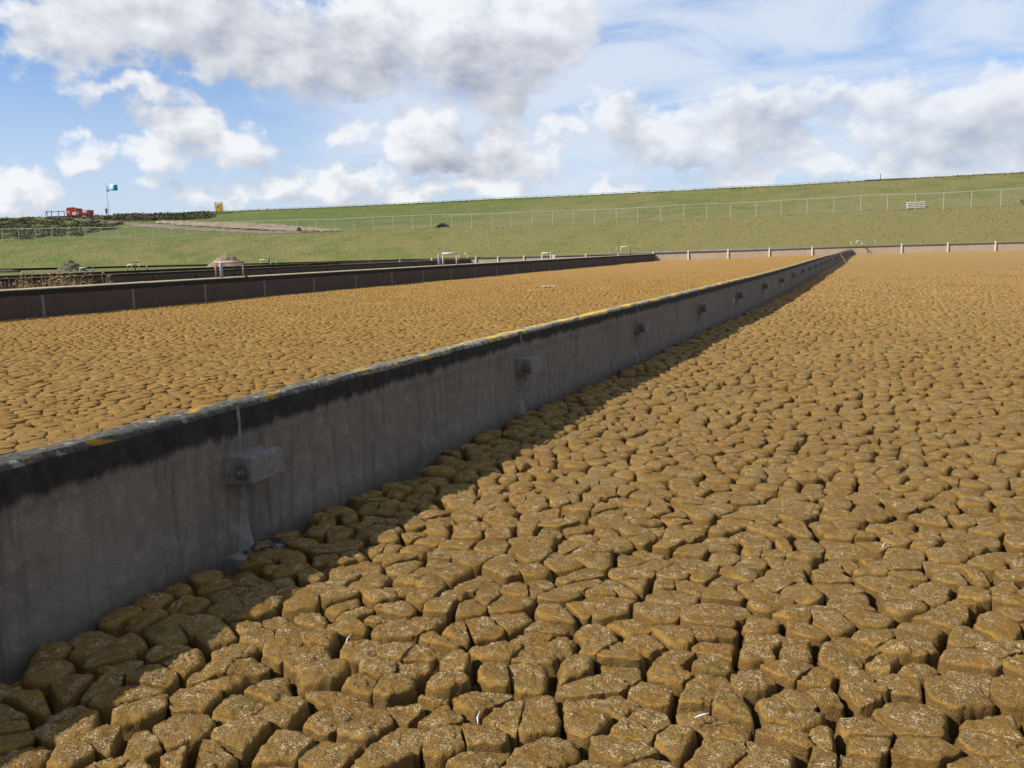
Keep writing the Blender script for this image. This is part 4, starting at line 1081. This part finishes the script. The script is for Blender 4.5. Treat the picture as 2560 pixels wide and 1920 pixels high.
# stack of white planks
p = slope_at(2289, 521); D = (p-CAM).dot(CF); U = D/FPX
names = ('lowest', 'second lowest', 'second highest', 'topmost')
for i in range(4):
    b = MB(); b.box((0, 0, 0), (45*U, .42, .17), bevel=.05)
    if i == 3: b.box((-15*U, 0, .10), (.16, .2, .10)); b.box((14*U, 0, .10), (.16, .2, .10))
    o = b.build('white_board', M_PLANK); o.location = p+Vector((random.uniform(-.05, .05), 0, .12+.25*i)); o.rotation_euler = (0, R(-.6)-.012, YAWD)
    tag(o, names[i]+' of four white boards stacked behind the fence on the right', 'board', 'white boards in the stack')
    b = MB()
    for x in (-14*U, 0, 14*U): b.box((x, .03, 0), (.2, .3, .09))
    if i < 3:
        sp = b.build('spacer', M_PGREY, o); sp.location = (0, 0, .122)
# brick coloured pile at right edge
p = slope_at(2556, 511); D = (p-CAM).dot(CF)
b = MB(); rg = random.Random(8)
for i in range(40):
    b.box((rg.uniform(-.2, 1.0), rg.uniform(-.3, .3), rg.uniform(0, .7)), (rg.uniform(.2, .5), .25, rg.uniform(.08, .2)), Quaternion((rg.random(), rg.random(), rg.random()), rg.uniform(0, .5)))
o = b.build('brick_rubble', M_BRICK); o.location = p; o.rotation_euler.z = YAWD; tag(o, 'reddish pile of brick rubble at the right edge behind the fence', 'rubble')
stake('small dark stake on the crest above the white boards', crest(2201, py=450), 1.0, .06, M_WOOD)
b = MB(); b.box((0, 0, .06), (7, .5, .16), bevel=.03); o = b.build('kerb_block', M_COPE); o.location = crest(2215, t=1.985, py=452); o.rotation_euler.z = math.atan2(CB.y-CA.y, CB.x-CA.x)
tag(o, 'dark low slab along the crest above the white boards', 'slab')

# ------------------------------------------------------------------ small things on the mud
def feather(label, px_, py_, L, rz, z=.02):
    b = MB(); b.path([(-L/2, 0, 0), (0, .1*L, .10*L), (L/2, 0, .02)], [.0015, .004, .001], 6); o = b.build('feather', M_FEATHER, None, True)
    q = on_level(px_, py_, .0); o.location = (q.x, q.y, float(zmud(q.x, q.y))+z); o.rotation_euler = (.3, -.15, rz); return tag(o, label, 'feather', 'feathers on the mud')
feather('white feather stuck upright in a crack near the bottom centre', 1197, 1820, .065, 1.9, .03)
feather('bent white feather lying on a clod near the bottom right of centre', 1755, 1815, .065, .2, .04)
feather('white feather lying on the clods right of centre', 2210, 1380, .065, 1.2, .04)
feather('thin white feather in the crack left of bottom centre', 872, 1622, .065, 1.7, .02)
def scum(label, px_, py_, r, seed):
    q = on_level(px_, py_, 0); rg = random.Random(seed); b = MB()
    for i in range(9):
        s = r*rg.uniform(.25, .5); b.box((rg.uniform(-r, r), rg.uniform(-r, r)*.6, s*.2), (s, s*.8, s*.5), Quaternion((rg.random(), rg.random(), rg.random()), rg.uniform(0, 1)), bevel=s*.12)
    o = b.build('dried_scum', M_SCUM, None); o.location = (q.x, q.y, float(zmud(q.x, q.y))+.01); return tag(o, label, 'debris')
scum('pale lump of dried scum out in the middle mud basin', 1361, 720, .45, 2)
scum('pale streak of dried scum left of the lump in the middle basin', 1330, 728, .22, 5)
b = MB(); q = Vector((WX(5.22)+.14, 5.20, -.02)); rg = random.Random(3)
for i in range(50):
    s = rg.uniform(.008, .026); b.box((q.x+rg.gauss(0, .06), q.y+rg.gauss(.04, .10), -.03+rg.uniform(0, .02)), (s*1.6, s, s*.6), Quaternion((rg.random(), rg.random(), rg.random()), rg.uniform(0, 3)))
o = b.build('flaked_debris', simple('dark_flakes', (.05, .042, .03), .9, .5, 40, col2=(.12, .105, .085))); tag(o, 'dark loose flakes lying at the wall foot under the nearest block', 'debris', kind='stuff')
b = MB(); b.box((WX(5.22)+.09, 5.18, -.10), (.30, .40, .14), bevel=.012); tag(b.build('footing_slab', M_STRIP), 'pale footing slab at the wall foot below the nearest block', 'slab')
b = MB(); yy = 92.0; b.path([(WX(yy)+.75, yy-3, .15), (WX(yy)+.06, yy+1.2, 1.05)], .015, 6); tag(b.build('stick', M_SCUM, None, True), 'pale stick leaning on the far part of the long block studded wall', 'stick')
b = MB(); yy = 26.5; b.path([(WX(yy)+.05, yy-.25, .40), (WX(yy)+.05, yy+.2, .50)], .009, 5); tag(b.build('twig', M_FEATHER, None, True), 'short white twig stuck on the long wall between two blocks', 'twig')
